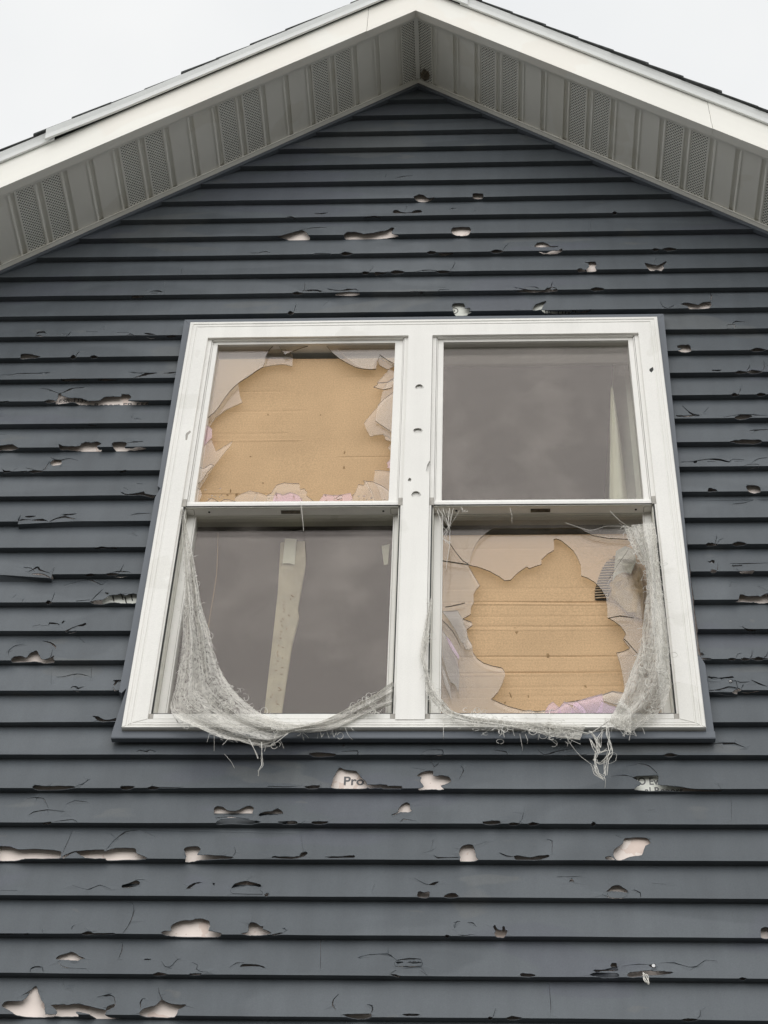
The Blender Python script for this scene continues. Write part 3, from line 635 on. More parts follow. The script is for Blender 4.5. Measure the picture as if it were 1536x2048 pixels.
for k in range(-14, 57):
    zb = ZB0-k*CS; zt = zb+CS
    if zb < .2: continue
    # extent, limited by the gable slopes
    lim = lambda z: min(HW, max(.0, (ZA-.004-z)/SL))
    if lim(zb) < .02: continue
    out_ = [(XA-lim(zb), -T), (XA+lim(zb), -T), (XA+lim(zb), 0)]
    if zt < EAVE: out_ += [(XA+lim(zt), CS), (XA-lim(zt), CS)]
    elif lim(zt) > .02: out_ += [(XA+lim(zt), CS), (XA-lim(zt), CS)]
    else: out_ += [(XA, (ZA-.004-zb))]
    out_ += [(XA-lim(zb), 0)]
    holes = [[lap_map(u, v, k) for u, v in q] for q in LAPH.get(k, [])]
    if zb < WIN[2][1]+.02 and zt > WIN[0][1]:
        # in unrolled space the window only matters for the face; the return is cut too where it would meet it
        s0 = max(-T-.01, WIN[0][1]-zb) if WIN[0][1] > zb else -T-.01
        s1 = min(CS+.01, WIN[2][1]-zb)
        holes.append([(WIN[0][0], s0), (WIN[1][0], s0), (WIN[1][0], s1), (WIN[0][0], s1)])
    ex = []
    xl = lim(zb)
    nx = int(2*xl/.035)+2
    xs = [XA-xl+2*xl*i/(nx-1) for i in range(nx)]
    ex.append([(x, 0.0) for x in xs])
    hr = random.Random(k+100)
    for h_ in holes[:len(LAPH.get(k, []))]:
        for p_ in h_[::2]:
            for q_ in range(2):
                a_ = hr.uniform(0, 2*pi); r_ = hr.uniform(.004, .009); pp = (p_[0]+r_*math.cos(a_), p_[1]+r_*math.sin(a_))
                if .003 < pp[1] < CS-.006 and abs(pp[0]-XA) < lim(zb+pp[1])-.01: ex.append([pp])
    ex += [[(x, s)] for x in xs[1:-1] for s in (.018, .038, .06, .08) if abs(x-XA) < lim(zb+s)-.01]
    dr = DROOP.get(k, [])
    from mathutils.kdtree import KDTree
    hp = [p for h_ in holes[:len(LAPH.get(k, []))] for p in h_]
    kd = KDTree(max(1, len(hp)))
    for i_, p_ in enumerate(hp): kd.insert((p_[0], p_[1], 0), i_)
    kd.balance()
    def fn(p, zb=zb, dr=dr, k=k, kd=kd, nh=len(hp)):
        x, s = p
        y = T*s/CS if s >= 0 else -s
        z = zb+max(s, 0)
        wv = noise.noise(Vector((x*1.7, k*3.1, 0)))*.0016+noise.noise(Vector((x*6, k*7.7, 4)))*.0007
        fade = max(0, 1-max(s, 0)/.05)
        z += wv*fade; y -= abs(wv)*.4*fade if s > -.012 else 0
        if nh and s > .004:
            dd = kd.find((x, s, 0))[2]
            if dd < .0012: y -= .0006+.0026*max(0, noise.noise(Vector((x*60, s*90, k*5.3))))
        for x0, x1, d0, d1 in dr:
            if x0 <= x <= x1 and s < .03: z -= (d0+(d1-d0)*(x-x0)/(x1-x0))*(1-max(s, 0)/.03)
        return (x, y, z)
    for x0, x1, d0, d1 in dr:
        e_ = x0 if d0 > d1 else x1
        holes.append([(e_-.0006, -T-.001), (e_+.0006, -T-.001), (e_+.0006, .03), (e_-.0006, .03)])
    vs2, fs2 = cut_sheet(out_, holes, ex)
    for comp in components(len(vs2), fs2):
        if area2(vs2, comp) < .0012: continue            # loose crumbs fell away
        used = sorted({i for f in comp for i in f}); ix = {a: b for b, a in enumerate(used)}
        mb = MB(); mb.add([fn(vs2[i]) for i in used], [tuple(ix[i] for i in f) for f in comp])
        solid(mb.build('siding_board', M['siding'], house), .0013, 0)
# J channel trim round the window (broken at both sides)
def px_plate(name, pts, Y, m_, th, parent=house, close=None):
    poly = [bx(u, v, Y) for u, v in pts]
    mb = MB(); mb.prism(poly, lambda p, y: (p[0], y, p[1]), Y, Y+th); return mb.build(name, m_, parent)
XI = .7215
def tplate(pts, y0=-.012, y1=.012):
    mb = MB(); mb.prism(pts, lambda p, y: (p[0], y, p[1]), y0, y1); return mb.build('window_trim', M['trim'], house)
lo = [bx(u, v, -.012) for u, v in ((315, 972), (321, 976), (310, 995), (262, 1260), (249, 1325), (238, 1383), (243, 1386), (251, 1378))]
tplate([(-XI, Z0+.0), (-.744, Z0+.031)]+lo+[(-XI, lo[-1][1]+.01)])
lo2 = [bx(u, v, -.014) for u, v in ((254, 1374), (225, 1458))]
tplate([(-XI, lo2[0][1]+.004), lo2[0], (lo2[1][0], Z0-1.583), (-XI, Z0-1.583)], -.014, .004)
ro_ = [bx(u, v, -.012) for u, v in ((1396, 1309), (1400, 1313), (1410, 1329))]
tplate([(XI, Z0+.0), (.744, Z0+.031)]+ro_[:2]+[(XI, ro_[1][1])])
tplate([(XI, ro_[1][1]-.001), ro_[1], ro_[2], (.741, Z0-1.598), (XI, Z0-1.583)], -.014, .004)
tplate([(-.744, Z0+.0325), (.744, Z0+.0325), (.722, Z0+.0015), (-.722, Z0+.0015)])
mb = MB()
mb.prism([(-.0185, -1.6035), (-.0195, -1.600), (-.0180, -1.5815), (-.002, -1.581), (-.002, -1.6035)], lambda p, x: (x, p[0], Z0+p[1]), -.7445, .742)
mb.build('sill_trim', M['trim'], house)

# ================================================================== lettering on the sheathing
def text_mesh(txt, u0, vb, cap_px, mat_, parent, sx=1.0, bold=.012):
    p = bp(u0, vb, YS); q = bp(u0, vb-cap_px, YS); size = (q.z-p.z)/.72
    cu = bpy.data.curves.new('t', 'FONT'); cu.body = txt; cu.size = size; cu.offset = size*bold
    o = bpy.data.objects.new('t', cu); COL.objects.link(o)
    dg = bpy.context.evaluated_depsgraph_get(); me = bpy.data.meshes.new_from_object(o.evaluated_get(dg))
    bpy.data.objects.remove(o); me.transform(Matrix.Rotation(pi/2, 4, 'X') @ Matrix.Scale(sx, 4, (1, 0, 0)))
    me.materials.clear(); me.materials.append(mat_)
    n = bpy.data.objects.new('printed_lettering', me); COL.objects.link(n); n.parent = parent
    n.location = Vector((p.x, YS-.0006, p.z)); return n
text_mesh('Pro', 686, 1570, 17, M['bluelift'], sh, 1.0, .02)
text_mesh('Standard', 678, 1590, 13, M['bluelift'], sh, .95, .02)
text_mesh('BO Evaluation', 1265, 1569.5, 14.5, M['bluelift'], sh, .80, .014)
text_mesh('al Report', 1290, 1588, 14, M['bluelift'], sh, .85, .014)
text_mesh('ESR-1139', 117, 805, 6.5, M['bluelift'], sh, 1.1, .014)
text_mesh('Evaluation Report ER-5583', 106, 816, 8.5, M['bluelift'], sh, 1.05, .014)
# loose wrap patches seen through the holes near the head of the window
for pts in (((895, 598), (960, 598), (960, 640), (895, 640)), ((1050, 598), (1160, 600), (1160, 640), (1050, 640)), ((205, 1180), (280, 1180), (280, 1212), (205, 1212)), ((1260, 1540), (1360, 1545), (1360, 1590), (1260, 1588))):
    P_ = [bx(u, v, YS-.0003) for u, v in pts]; mb = MB(); mb.add([(a, YS-.0003, b) for a, b in P_], [(0, 1, 2, 3)]); mb.build('wrap_patch', M['wrap'], sh)
mb = MB()
cx, cz = bx(907, 622, YS); R_ = .014
mb.tube([(cx+R_*math.cos(a), YS-.0008, cz+R_*math.sin(a)) for a in np.linspace(-1.6, 1.9, 16)], .0011)
mb.tube([(cx+.004*math.cos(a), YS-.0008, cz+.004*math.sin(a)) for a in np.linspace(0, 6.28, 10)], .0009)
for u in (1090, 1096, 1100, 1117, 1126, 1132, 1139, 1146, 1151):
    a = bp(u, 618, YS); b = bp(u+random.uniform(-3, 3), 632, YS); mb.tube([(a.x, YS-.0008, a.z), (b.x, YS-.0008, b.z)], .0011)
for u, v in ((225, 1195), (243, 1192), (250, 1200), (262, 1194)):
    a = bp(u, v-5, YS); b = bp(u+3, v+8, YS); mb.tube([(a.x, YS-.0008, a.z), (b.x, YS-.0008, b.z)], .0016)
mb.build('printed_mark', M['ink'], sh)
# nailing hems with slots, seen through some of the breaks, and a few nails
def hem(u0, u1, v, slots):
    a = bp(u0, v, YS-.002); b = bp(u1, v, YS-.002); mb = MB()
    vs_, fs_ = cut_sheet([(a.x, a.z-.022), (b.x, b.z-.022), (b.x, b.z+.010), (a.x, a.z+.010)],
        [[(bp(s0, v, YS).x, a.z-.002), (bp(s1, v, YS).x, a.z-.002), (bp(s1, v, YS).x, a.z+.0025), (bp(s0, v, YS).x, a.z+.0025)] for s0, s1 in slots])
    mb.add([(p[0], YS-.002, p[1]) for p in vs_], fs_); o = mb.build('nailing_hem', M['siding'], house); solid(o, .0012, 0)
hem(422, 520, 1634, [(431, 442), (455, 475), (485, 500)]); hem(512, 575, 1634, [(525, 538), (552, 562)]); hem(458, 528, 1777, [(472, 494), (507, 519)])
hem(240, 285, 1775, [(247, 266)]); hem(786, 848, 1932, [(793, 806), (817, 841)]); hem(1405, 1495, 1362, [(1415, 1430), (1440, 1462), (1475, 1500)])
hem(1360, 1500, 926, [(1414, 1430), (1468, 1484)]); hem(1180, 1240, 1942, [(1190, 1230)])
def nail(u, v, y=YS-.004):
    p = bp(u, v, y); mb = MB(); n = 12
    mb.prism([(math.cos(2*pi*i/n)*.0040, math.sin(2*pi*i/n)*.0040) for i in range(n)], lambda q, yy: (p.x+q[0], yy, p.z+q[1]), y-.002, YS)
    mb.build('nail', M['nail'], house)
nail(1461, 1364); nail(1307, 1932, YS-.012); nail(1391, 925); nail(1422, 1126)

# ================================================================== the window
window = MB()
YF = -.029
def ring(x0, x1, zb, zt, w0, y):    # w0 distance inside the outer edge
    return (x0+w0, x1-w0, Z0+zb+w0, Z0+zt-w0, y)
# moulded outer frame: loops of (inset sides, inset top, inset bottom, y)
prof = [(0, 0, 0, .015), (0, 0, 0, YF+.004), (.0015, .0015, .0012, YF), (.009, .010, .006, YF), (.010, .011, .007, YF+.0022), (.0145, .0155, .0085, YF+.0022), (.0155, .0165, .0095, YF+.0004),
        (.0215, .0225, .0135, YF+.0004), (.0225, .0235, .0145, YF+.0018), (.0260, .027, .0155, YF+.0018), (.0265, .0275, .0165, YF+.001), (.061, .0755, .0270, YF+.001), (.061, .0755, .0270, .09)]
loops = []
for a, b, c, y in prof:
    x0, x1, zt, zb = -.72+a, .72-a, Z0-b, Z0-1.578+c
    loops.append([(x0, y, zb), (x1, y, zb), (x1, y, zt), (x0, y, zt)])
# cut the sides of the frame as four mitred members
names = ['sill_member', 'side_member', 'head_member', 'side_member']
win = MB()
o_ = empty('window', (0, 0, Z0-1.578)); o_.parent = house; WORLD[o_.name] = Vector((0, 0, Z0-1.578)); WIN_O = o_
for i in range(4):
    j = (i+1) % 4; mbm = MB()
    for L0, L1 in zip(loops[:-1], loops[1:]):
        mbm.add([L0[i], L0[j], L1[j], L1[i]], [(0, 1, 2, 3)])
    o = mbm.build(names[i], M['white'], WIN_O)
    if i == 3 or i == 1: solid(o, .001, 1)
# side member ding + mullion with hail holes
XL, XR, YM = -.0405, .0330, YF+.0012
def disc(u, v, r, Y, sq=1.0, cut=.35, n=18):
    c = bp(u, v, Y); px = (bp(u+1, v, Y).x-c.x); out = []
    for i in range(n):
        a = 2*pi*i/n; rr = r*(1+.05*math.sin(3*a+u)); s = math.sin(a)
        out.append((c.x+px*rr*math.cos(a), c.z+px*rr*sq*(s if s > -.75 else -.75)))
    return out
mh = [disc(838.6, 775, 8.2, YM), disc(835.7, 863, 9, YM), disc(832, 990, 9.3, YM), disc(819.5, 961, 3.8, YM, 1.5), [bx(u, v, YM) for u, v in ((865.5, 918), (858, 924), (854, 932), (852, 942), (857, 950), (868, 952), (868, 918))]]
mo = sheet('mullion', [(XL, Z0-1.5535), (XR, Z0-1.5535), (XR, Z0-.0745), (XL, Z0-.0745)], mh, lambda p: (p[0], YM, p[1]), M['white'], WIN_O, .0022, 1)
mb = MB(); mb.box(XL+.001, XR-.001, YM+.0045, .05, Z0-1.553, Z0-.0755); mb.build('mullion_core', M['white'], WIN_O)
for xx in (-.0185, .0065):
    mb = MB(); mb.box(xx-.0006, xx+.0006, YM-.0014, YM-.0004, Z0-1.553, Z0-.075); mb.build('mullion_bead', M['white'], WIN_O)
for xx in (XL+.0004, XR-.0016):
    mb = MB(); mb.box(xx, xx+.0012, YM+.0024, .02, Z0-1.553, Z0-.0755); mb.build('mullion_side', M['white'], WIN_O)
# small hole knocked in the right side member: a dark pit with a raised lip
for (u, v, pts) in ((1303, 740, ((1299, 738), (1306, 734), (1307, 740), (1303, 745), (1299, 742))), (376, 878, ((373, 866), (380, 861), (382, 864), (376, 870), (374, 880), (371, 880), (371, 870)))):
    mb = MB(); P_ = [bx(a, b, YF) for a, b in pts]
    mb.prism(P_, lambda p, y: (p[0], y, p[1]), YF-.0003, YF+.0008); mb.build('chip', M['key'] if u < 500 else M['dark'], WIN_O)
# two units
def box_part(name, x0, x1, y0, y1, z0, z1, m_):
    mb = MB(); mb.box(x0, x1, y0, y1, Z0+z0, Z0+z1); return mb.build(name, m_, WIN_O)
ZM0, ZM1 = -.797, -.7745          # meeting rail
UNITS = []
for ui, (xa, xb) in enumerate(((-.659, XL), (XR, .659))):
    gx0, gx1 = ((-.6275, -.081) if ui == 0 else (.0665, .627))
    lx0, lx1 = ((-.622, -.068) if ui == 0 else (.0705, .623))
    # screen tracks beside the upper sash
    for a, b in ((xa+.0005, xa+.0125), (xb-.0125, xb-.0005)):
        box_part('jamb_track', a, b, -.019, .03, ZM0+.001, -.0765, M['white'])
    for a, b in ((xa+.0135, xa+.0165), (xb-.0165, xb-.0135)):
        box_part('jamb_track', a, b, -.015, .03, ZM0+.001, -.0765, M['white'])
    # upper sash: stiles, top rail, meeting rail
    for a, b, g0 in ((xa+.0172, gx0, 0), (gx1, xb-.0172, 1)):
        o = box_part('sash_stile', min(a, b), max(a, b), -.0115, .032, ZM1-.001, -.080, M['white'])
    box_part('head_track', xa+.0172, xb-.0172, -.020, .03, -.0785, -.0762, M['white'])
    # top rail seen from below, with a dark glazing line beneath
    mb = MB(); mb.prism([(-.0118, -.0795), (-.0118, -.0925), (-.004, -.0875), (.030, -.0875), (.030, -.0795)], lambda p, x: (x, p[0], Z0+p[1]+.0022), gx0-.0008, gx1+.0008); mb.build('top_rail', M['white'], WIN_O)
    # meeting rail with sloping nose; hollow underside 45 mm deep
    mb = MB(); mb.prism([(-.0185, ZM0), (-.0195, ZM0+.010), (-.0175, ZM0+.012), (-.0150, ZM1-.001), (-.003, ZM1+.0005), (-.003, ZM1-.004), (.024, ZM1-.004), (.024, ZM0+.001)],
        lambda p, x: (x, p[0], Z0+p[1]), xa+.013, xb-.013)
    mb.build('meeting_rail', M['white'], WIN_O)
    # underside of the rail (shaded grey), a lip, a label and the screw holes
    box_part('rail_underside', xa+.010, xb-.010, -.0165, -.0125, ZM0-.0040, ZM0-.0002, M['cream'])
    box_part('rail_lip', xa+.010, xb-.010, .019, .0225, ZM0-.0030, ZM0-.0002, M['cream'])
    xm = (xa+xb)/2-.005
    box_part('rail_label', xm-.027, xm+.027, -.001, .012, ZM0-.0012, ZM0-.0002, M['sticker'])
    for xx in (xa+.075, xb-.055):
        mb = MB(); mb.prism([(math.cos(a)*.0032, math.sin(a)*.0032) for a in np.linspace(0, 5.6, 8)], lambda p, z: (xx+p[0], .004+p[1], z), Z0+ZM0-.0011, Z0+ZM0-.0002); mb.build('screw_hole', M['dark'], WIN_O)
    # lower opening: grey corner keys, white screen frame, black spline line
    for xx in (xa+.0005, xb-.0125):
        for zz in ((ZM0-.004, ZM1+.002), (-1.5525, -1.531)):
            mb = MB(); mb.box(xx, xx+.012, -.0235, -.0165, Z0+zz[0], Z0+zz[1]); mb.build('corner_key', M['key'], WIN_O)
    for a, b in ((xa+.0005, xa+.0058), (xb-.0058, xb-.0005)):
        box_part('screen_frame', a, b, -.0232, -.014, -1.531, ZM0-.005, M['white'])
    box_part('screen_frame', xa+.013, xb-.013, -.0232, -.014, -1.546, -1.531, M['white'])
    for a, b in ((xa+.0064, xa+.0092), (xb-.0092, xb-.0064)):
        box_part('black_spline', a, b, -.0215, -.015, -1.529, ZM0-.0015, M['dark'])
    box_part('black_spline', xa+.0092, xb-.0092, -.0215, -.015, -1.5302, -1.5275, M['dark'])
    box_part('black_spline', xa+.0092, xb-.0092, -.0215, -.0188, ZM0-.0025, ZM0-.0008, M['dark'])
    # lower jambs and lower sash
    for a, b in ((xa+.0005, xa+.0125), (xb-.0125, xb-.0005)):
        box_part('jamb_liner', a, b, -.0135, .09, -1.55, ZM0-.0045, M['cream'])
    for a, b in ((xa+.0132, lx0), (lx1, xb-.0132)):
        if b-a > .003: box_part('sash_stile', a, b, .018, .055, -1.55, ZM0+.0, M['white'])
    for a, b in ((lx0-.004, lx0-.0032), (lx1+.0032, lx1+.004)):
        box_part('glazing_bead', a, b, .0165, .0175, -1.55, ZM0-.0045, M['key'])
    box_part('bottom_rail', lx0, lx1, .018, .055, -1.55, -1.500, M['white'])
    box_part('lock_rail', lx0, lx1, .026, .062, ZM0-.002, ZM0+.024, M['cream'])
    box_part('sill_track', xa+.013, xb-.013, -.013, .018, -1.55, -1.540, M['cream'])
    # little wire tension clips at the corners of the screen opening
    for xx, sg in ((xa+.012, 1), (xb-.012, -1)):
        if ui == 1 and sg == 1: continue
        mb = MB(); z_ = Z0+ZM0-.0055
        mb.tube([(xx, -.012, z_), (xx+sg*.020, -.012, z_), (xx+sg*.022, -.010, z_), (xx+sg*.022, .009, z_), (xx+sg*.019, .012, z_), (xx, .012, z_)], .0011, 5)
        mb.build('wire_clip', M['key'], WIN_O)
    UNITS.append((gx0, gx1, lx0, lx1))

# ------------------------------------------------------------------ glass
def rect(x0, x1, z0, z1): return [(x0, Z0+z0), (x1, Z0+z0), (x1, Z0+z1), (x0, Z0+z1)]
def pane(name, outline, holes, y, m_='glass', th=.003, rim='rim', wob=0):
    ta, tb = (random.uniform(-.06, .06), random.uniform(-.10, .02)) if wob else (0, 0)
    cx_ = sum(p[0] for p in outline)/len(outline); cz_ = sum(p[1] for p in outline)/len(outline)
    return sheet(name, outline, holes, lambda p: (p[0], y+ta*(p[0]-cx_)+tb*(p[1]-cz_), p[1]), [M[m_], M[rim]], WIN_O, th, 0, 1)
def PX(pts, y): return [bx(u, v, y) for u, v in pts]
def jag(pts, y, amp=.35):
    random.seed(int(pts[0][0]*7+pts[0][1])); out = []
    n = len(pts)
    for i in range(n):
        a, b = pts[i], pts[(i+1) % n]; out.append(a)
        L_ = math.hypot(b[0]-a[0], b[1]-a[1]); m_ = int(L_/9)
        for k in range(1, m_):
            t = k/m_; out.append((a[0]+(b[0]-a[0])*t+random.uniform(-amp, amp), a[1]+(b[1]-a[1])*t+random.uniform(-amp, amp)))
    return PX(out, y)
g0, g1, l0, l1 = UNITS[0]
Y1, Y2 = .002, .014
UL = rect(g0-.002, g1+.002, ZM1-.004, -.0795)
# upper left, outer pane: what is left of it
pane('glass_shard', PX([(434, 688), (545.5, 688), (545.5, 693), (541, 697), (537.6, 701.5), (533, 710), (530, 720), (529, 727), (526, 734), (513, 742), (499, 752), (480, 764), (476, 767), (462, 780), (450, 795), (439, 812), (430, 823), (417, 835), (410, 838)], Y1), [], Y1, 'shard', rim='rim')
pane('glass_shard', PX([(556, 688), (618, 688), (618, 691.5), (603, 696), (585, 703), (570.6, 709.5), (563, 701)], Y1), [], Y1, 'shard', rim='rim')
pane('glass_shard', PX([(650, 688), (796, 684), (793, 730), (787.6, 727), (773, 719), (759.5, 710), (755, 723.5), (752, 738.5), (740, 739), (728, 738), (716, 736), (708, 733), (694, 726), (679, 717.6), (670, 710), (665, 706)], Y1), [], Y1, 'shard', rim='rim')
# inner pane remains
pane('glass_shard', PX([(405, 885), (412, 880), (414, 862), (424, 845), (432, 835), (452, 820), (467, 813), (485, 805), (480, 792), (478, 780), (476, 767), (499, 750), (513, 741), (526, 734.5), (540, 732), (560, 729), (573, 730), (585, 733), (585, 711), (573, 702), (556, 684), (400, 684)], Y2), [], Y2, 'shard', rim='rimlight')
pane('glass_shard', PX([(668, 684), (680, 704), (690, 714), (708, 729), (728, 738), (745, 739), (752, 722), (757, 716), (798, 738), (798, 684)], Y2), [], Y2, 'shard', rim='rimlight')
SH = [  # (points, y, material)
 ([(759, 710), (790, 731), (783, 734), (776, 738), (759, 731), (756, 724)], .008, 'shard'),
 ([(779, 739.5), (790, 746), (790, 762), (757, 767), (754, 765), (766, 753)], .011, 'shard'),
 ([(747, 774), (754.5, 770), (757, 765), (776, 764), (790, 756), (784, 776), (767, 779.6), (757, 777)], .006, 'shard'),
 ([(767, 779), (763, 795), (759, 809), (746, 824), (728, 846), (733, 858), (740, 872), (752, 869), (766, 868), (776, 872), (786, 880), (792, 780), (790, 756), (776, 766)], .010, 'shard'),
 ([(792, 782), (768, 800), (756, 812), (751, 842), (767, 852), (788, 866)], .003, 'shard'),
 ([(776, 896), (782, 889), (787, 890), (786, 903), (781, 902)], .012, 'shard'),
 ([(773, 927), (782, 918.6), (786, 920), (785, 939), (780, 937), (774, 935), (776, 930)], .012, 'pink'),
 ([(766, 868), (776, 872), (784, 878), (784, 884), (772, 880)], .012, 'shard'),
 ([(750, 942), (768, 943), (785, 945), (783, 1004), (765, 1004), (757, 977), (747, 963.5)], .013, 'shard'),
 ([(726.5, 960.6), (746, 963.5), (761.6, 971), (777, 982), (783, 1002), (783, 1006), (750, 1006), (742, 985)], .008, 'shard'),
 ([(701, 1004), (704, 995), (711, 985), (717, 970), (727, 971), (733, 962), (745, 985), (752, 1004)], .005, 'shard'),
 ([(637, 1004), (642, 996), (648, 988), (668, 991), (683.5, 990), (701, 987), (706, 998), (705, 1004)], .009, 'pink'),
 ([(672, 996), (680, 991), (685, 992), (684, 997), (674, 999)], .003, 'shard'),
 ([(533, 1004), (535, 992), (543, 987.5), (548, 980), (553, 973), (569, 968), (580, 969), (598.5, 969), (600.5, 979), (608, 978), (614, 984), (613, 991), (622, 997), (632, 1004)], .007, 'shard'),
 ([(545, 1004), (548, 990), (556, 986), (566, 990), (580, 985), (597, 991), (606, 1004)], .004, 'pink'),
 ([(470, 1004), (470, 996), (480, 990), (500, 982.5), (515, 986), (512, 996), (509, 1004)], .010, 'shard'),
 ([(506, 1004), (510, 994), (515, 986), (535, 992), (546, 990), (556, 1004)], .0125, 'shard'),
 ([(412, 1004), (417, 1000), (423, 996), (430, 999), (437, 1004)], .006, 'shard'),
 ([(440, 1004), (448, 999), (460, 1000), (472, 1004)], .006, 'shard'),
 ([(402, 895), (408.7, 893.7), (416, 887), (423, 881.5), (427, 891), (432, 903.7), (448, 894), (465, 883.6), (461.7, 891.5), (454, 900), (446, 909), (436, 922), (427, 933), (417, 948), (405, 966), (398, 978), (392, 980)], .009, 'shard'),
 ([(405, 838), (413, 850), (424, 858), (424, 868), (424, 876), (408, 893), (396, 895)], .006, 'pink'),
 ([(398, 935), (407, 938), (421, 929), (428, 931), (414, 945), (402, 962), (392, 970)], .004, 'shard'),
 ([(392, 975), (401, 979), (404, 990), (398, 1004), (388, 1004)], .005, 'shard'),
]
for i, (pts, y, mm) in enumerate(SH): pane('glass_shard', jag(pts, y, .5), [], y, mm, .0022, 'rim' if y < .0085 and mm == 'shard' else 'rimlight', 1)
# glittering crumbs along the bottom edges
random.seed(3)
crumbs = []
for i in range(26):
    u = random.choice([random.gauss(585, 22), random.gauss(750, 20), random.uniform(650, 700), random.gauss(430, 20)]); v = 1001-abs(random.gauss(0, 9)); crumbs.append((u, v, .001))
for u, v, y in crumbs:
    if not 402 < u < 778: continue
    c = bp(u, v, y); s = random.uniform(.0022, .0048); a0 = random.uniform(0, 6)
    P_ = [(c.x+s*random.uniform(.5, 1.2)*math.cos(a0+a), c.z+s*random.uniform(.5, 1.2)*math.sin(a0+a)) for a in (0, 1.9, 4.1)]
    pane('glass_shard', P_, [], y-random.uniform(0, .004), random.choice(['shard', 'pink']), .002, 'rimlight')
# upper right: whole
g0r, g1r, l0r, l1r = UNITS[1]
UR = rect(g0r-.002, g1r+.002, ZM1-.004, -.0795)
pane('glass_pane', UR, [], Y1); pane('glass_pane', UR, [], Y2)
# lower left: whole
YL1, YL2 = .030, .042
LL = rect(l0-.003, l1+.003, -1.51, ZM0+.01)
pane('glass_pane', LL, [], YL1); pane('glass_pane', LL, [], YL2)
# lower right: both panes broken
HIN = [(938, 1130.5), (955, 1134), (980, 1143), (998, 1153), (1009.7, 1161.5), (1021.5, 1160.5), (1033, 1148), (1045, 1139), (1054, 1133.5), (1058, 1137.5), (1070, 1133), (1083, 1129), (1083, 1119.6), (1095, 1108), (1108, 1101), (1108, 1088), (1107, 1080), (1112, 1077.5), (1122, 1081), (1133, 1090), (1146, 1101),
       (1154, 1113), (1161, 1130), (1162.5, 1151.7), (1177, 1157), (1189.6, 1165), (1203, 1180), (1212.5, 1196), (1215.4, 1236), (1229, 1243), (1241.7, 1253), (1252, 1267.5), (1246, 1280), (1260, 1296.7), (1247, 1303), (1233, 1306), (1240, 1328), (1244, 1345), (1248, 1367.5), (1248, 1386), (1236, 1386), (1225, 1383), (1204, 1390),
       (1170, 1399), (1133, 1405), (1110, 1421), (1075, 1422.5), (1050, 1421.5), (1032, 1417), (1016.7, 1413), (983, 1398.7), (996, 1385), (1004, 1369.6), (1010.4, 1351), (1009, 1343), (1004, 1336), (985, 1332), (966.7, 1326), (954, 1317), (945.8, 1305), (944, 1290), (938, 1280), (935, 1271.7), (934, 1259), (945, 1251), (943.8, 1244.6), (926, 1238), (941, 1229), (942, 1215), (948, 1205), (947, 1190), (952, 1180), (960, 1171.7), (950, 1155), (937.5, 1134)]
HOUT = [(939, 1129), (941, 1115), (946, 1101), (952, 1088), (960, 1077), (972, 1067), (985, 1058), (1158, 1057), (1170, 1064), (1187, 1071.5), (1217, 1077), (1240, 1078), (1262, 1079), (1256, 1100), (1235, 1130), (1214, 1165)]+[p for p in HIN if p[0] > 1210 and p[1] > 1190]+[p for p in HIN[42:63]]+[(930, 1240), (925, 1220), (921, 1190), (915, 1160), (905, 1142), (930, 1132)]
LR = rect(l0r-.003, l1r+.003, -1.51, ZM0+.01)
pane('glass_pane', LR, [jag(HIN, YL2, .25)], YL2, 'shard')
pane('glass_pane', LR, [jag(HOUT[:16]+HIN[27:]+[(936, 1131)], YL1, .3), PX(slit([(870, 1121), (886, 1122), (921, 1127), (939, 1130)], 1.5), YL1), PX(slit([(898, 1085), (912, 1105), (926, 1122), (937, 1128)], .9), YL1),
     PX(slit([(884, 1240), (905, 1262), (920, 1290), (924, 1322)], 1.0), YL1), PX(slit([(884, 1260), (900, 1285), (906, 1310), (918, 1350), (917, 1380)], 1.0), YL1), PX(slit([(884, 1295), (896, 1340), (903, 1375)], 1.0), YL1),
     PX(slit([(1226, 1256), (1255, 1285), (1275, 1307)], 1.2), YL1), PX(slit([(1215, 1237), (1240, 1232), (1268, 1236)], .9), YL1), PX(slit([(890, 1214), (905, 1212), (930, 1206)], .8), YL1)], YL1, 'glass')
SH2 = [([(884, 1225), (915, 1222), (926, 1240), (932, 1262), (936, 1275), (928, 1285), (922, 1282), (910, 1258), (896, 1238)], .026, 'shard'),
 ([(884, 1262), (896, 1278), (904, 1300), (915, 1322), (919, 1350), (917, 1384), (910, 1368), (900, 1362), (890, 1330), (883, 1310)], .024, 'shard'),
 ([(891, 1272), (900, 1280), (910, 1297), (919, 1312), (917, 1319), (911, 1310), (902, 1298), (896, 1284)], .020, 'pink'),
 ([(883, 1330), (892, 1350), (900, 1376), (903, 1398), (896, 1384), (887, 1362)], .026, 'shard'),
 ([(925, 1282), (934, 1275), (943, 1288), (945, 1295), (936, 1299), (930, 1297)], .024, 'shard'),
 ([(1088, 1432), (1092, 1418), (1098, 1409), (1106, 1404), (1113, 1411), (1120, 1417), (1125, 1432)], .024, 'pink'),
 ([(1112, 1432), (1120, 1414), (1128, 1404), (1137, 1409), (1146, 1418), (1150, 1432)], .020, 'pink'),
 ([(1140, 1432), (1146, 1412), (1151, 1402), (1166, 1412), (1178, 1432)], .016, 'pink'),
 ([(1128, 1404), (1150, 1404), (1175, 1396), (1204, 1389), (1207, 1402), (1204, 1432), (1170, 1432), (1150, 1412)], .027, 'pink'),
 ([(1204, 1404), (1220, 1412), (1236, 1416), (1230, 1432), (1190, 1432)], .018, 'pink'),
 ([(1204, 1390), (1225, 1383), (1250, 1387), (1252, 1412), (1222, 1406), (1208, 1402)], .022, 'shard'),
 ([(1040, 1424), (1060, 1420), (1075, 1426), (1088, 1421), (1092, 1432), (1040, 1432)], .02, 'shard')]
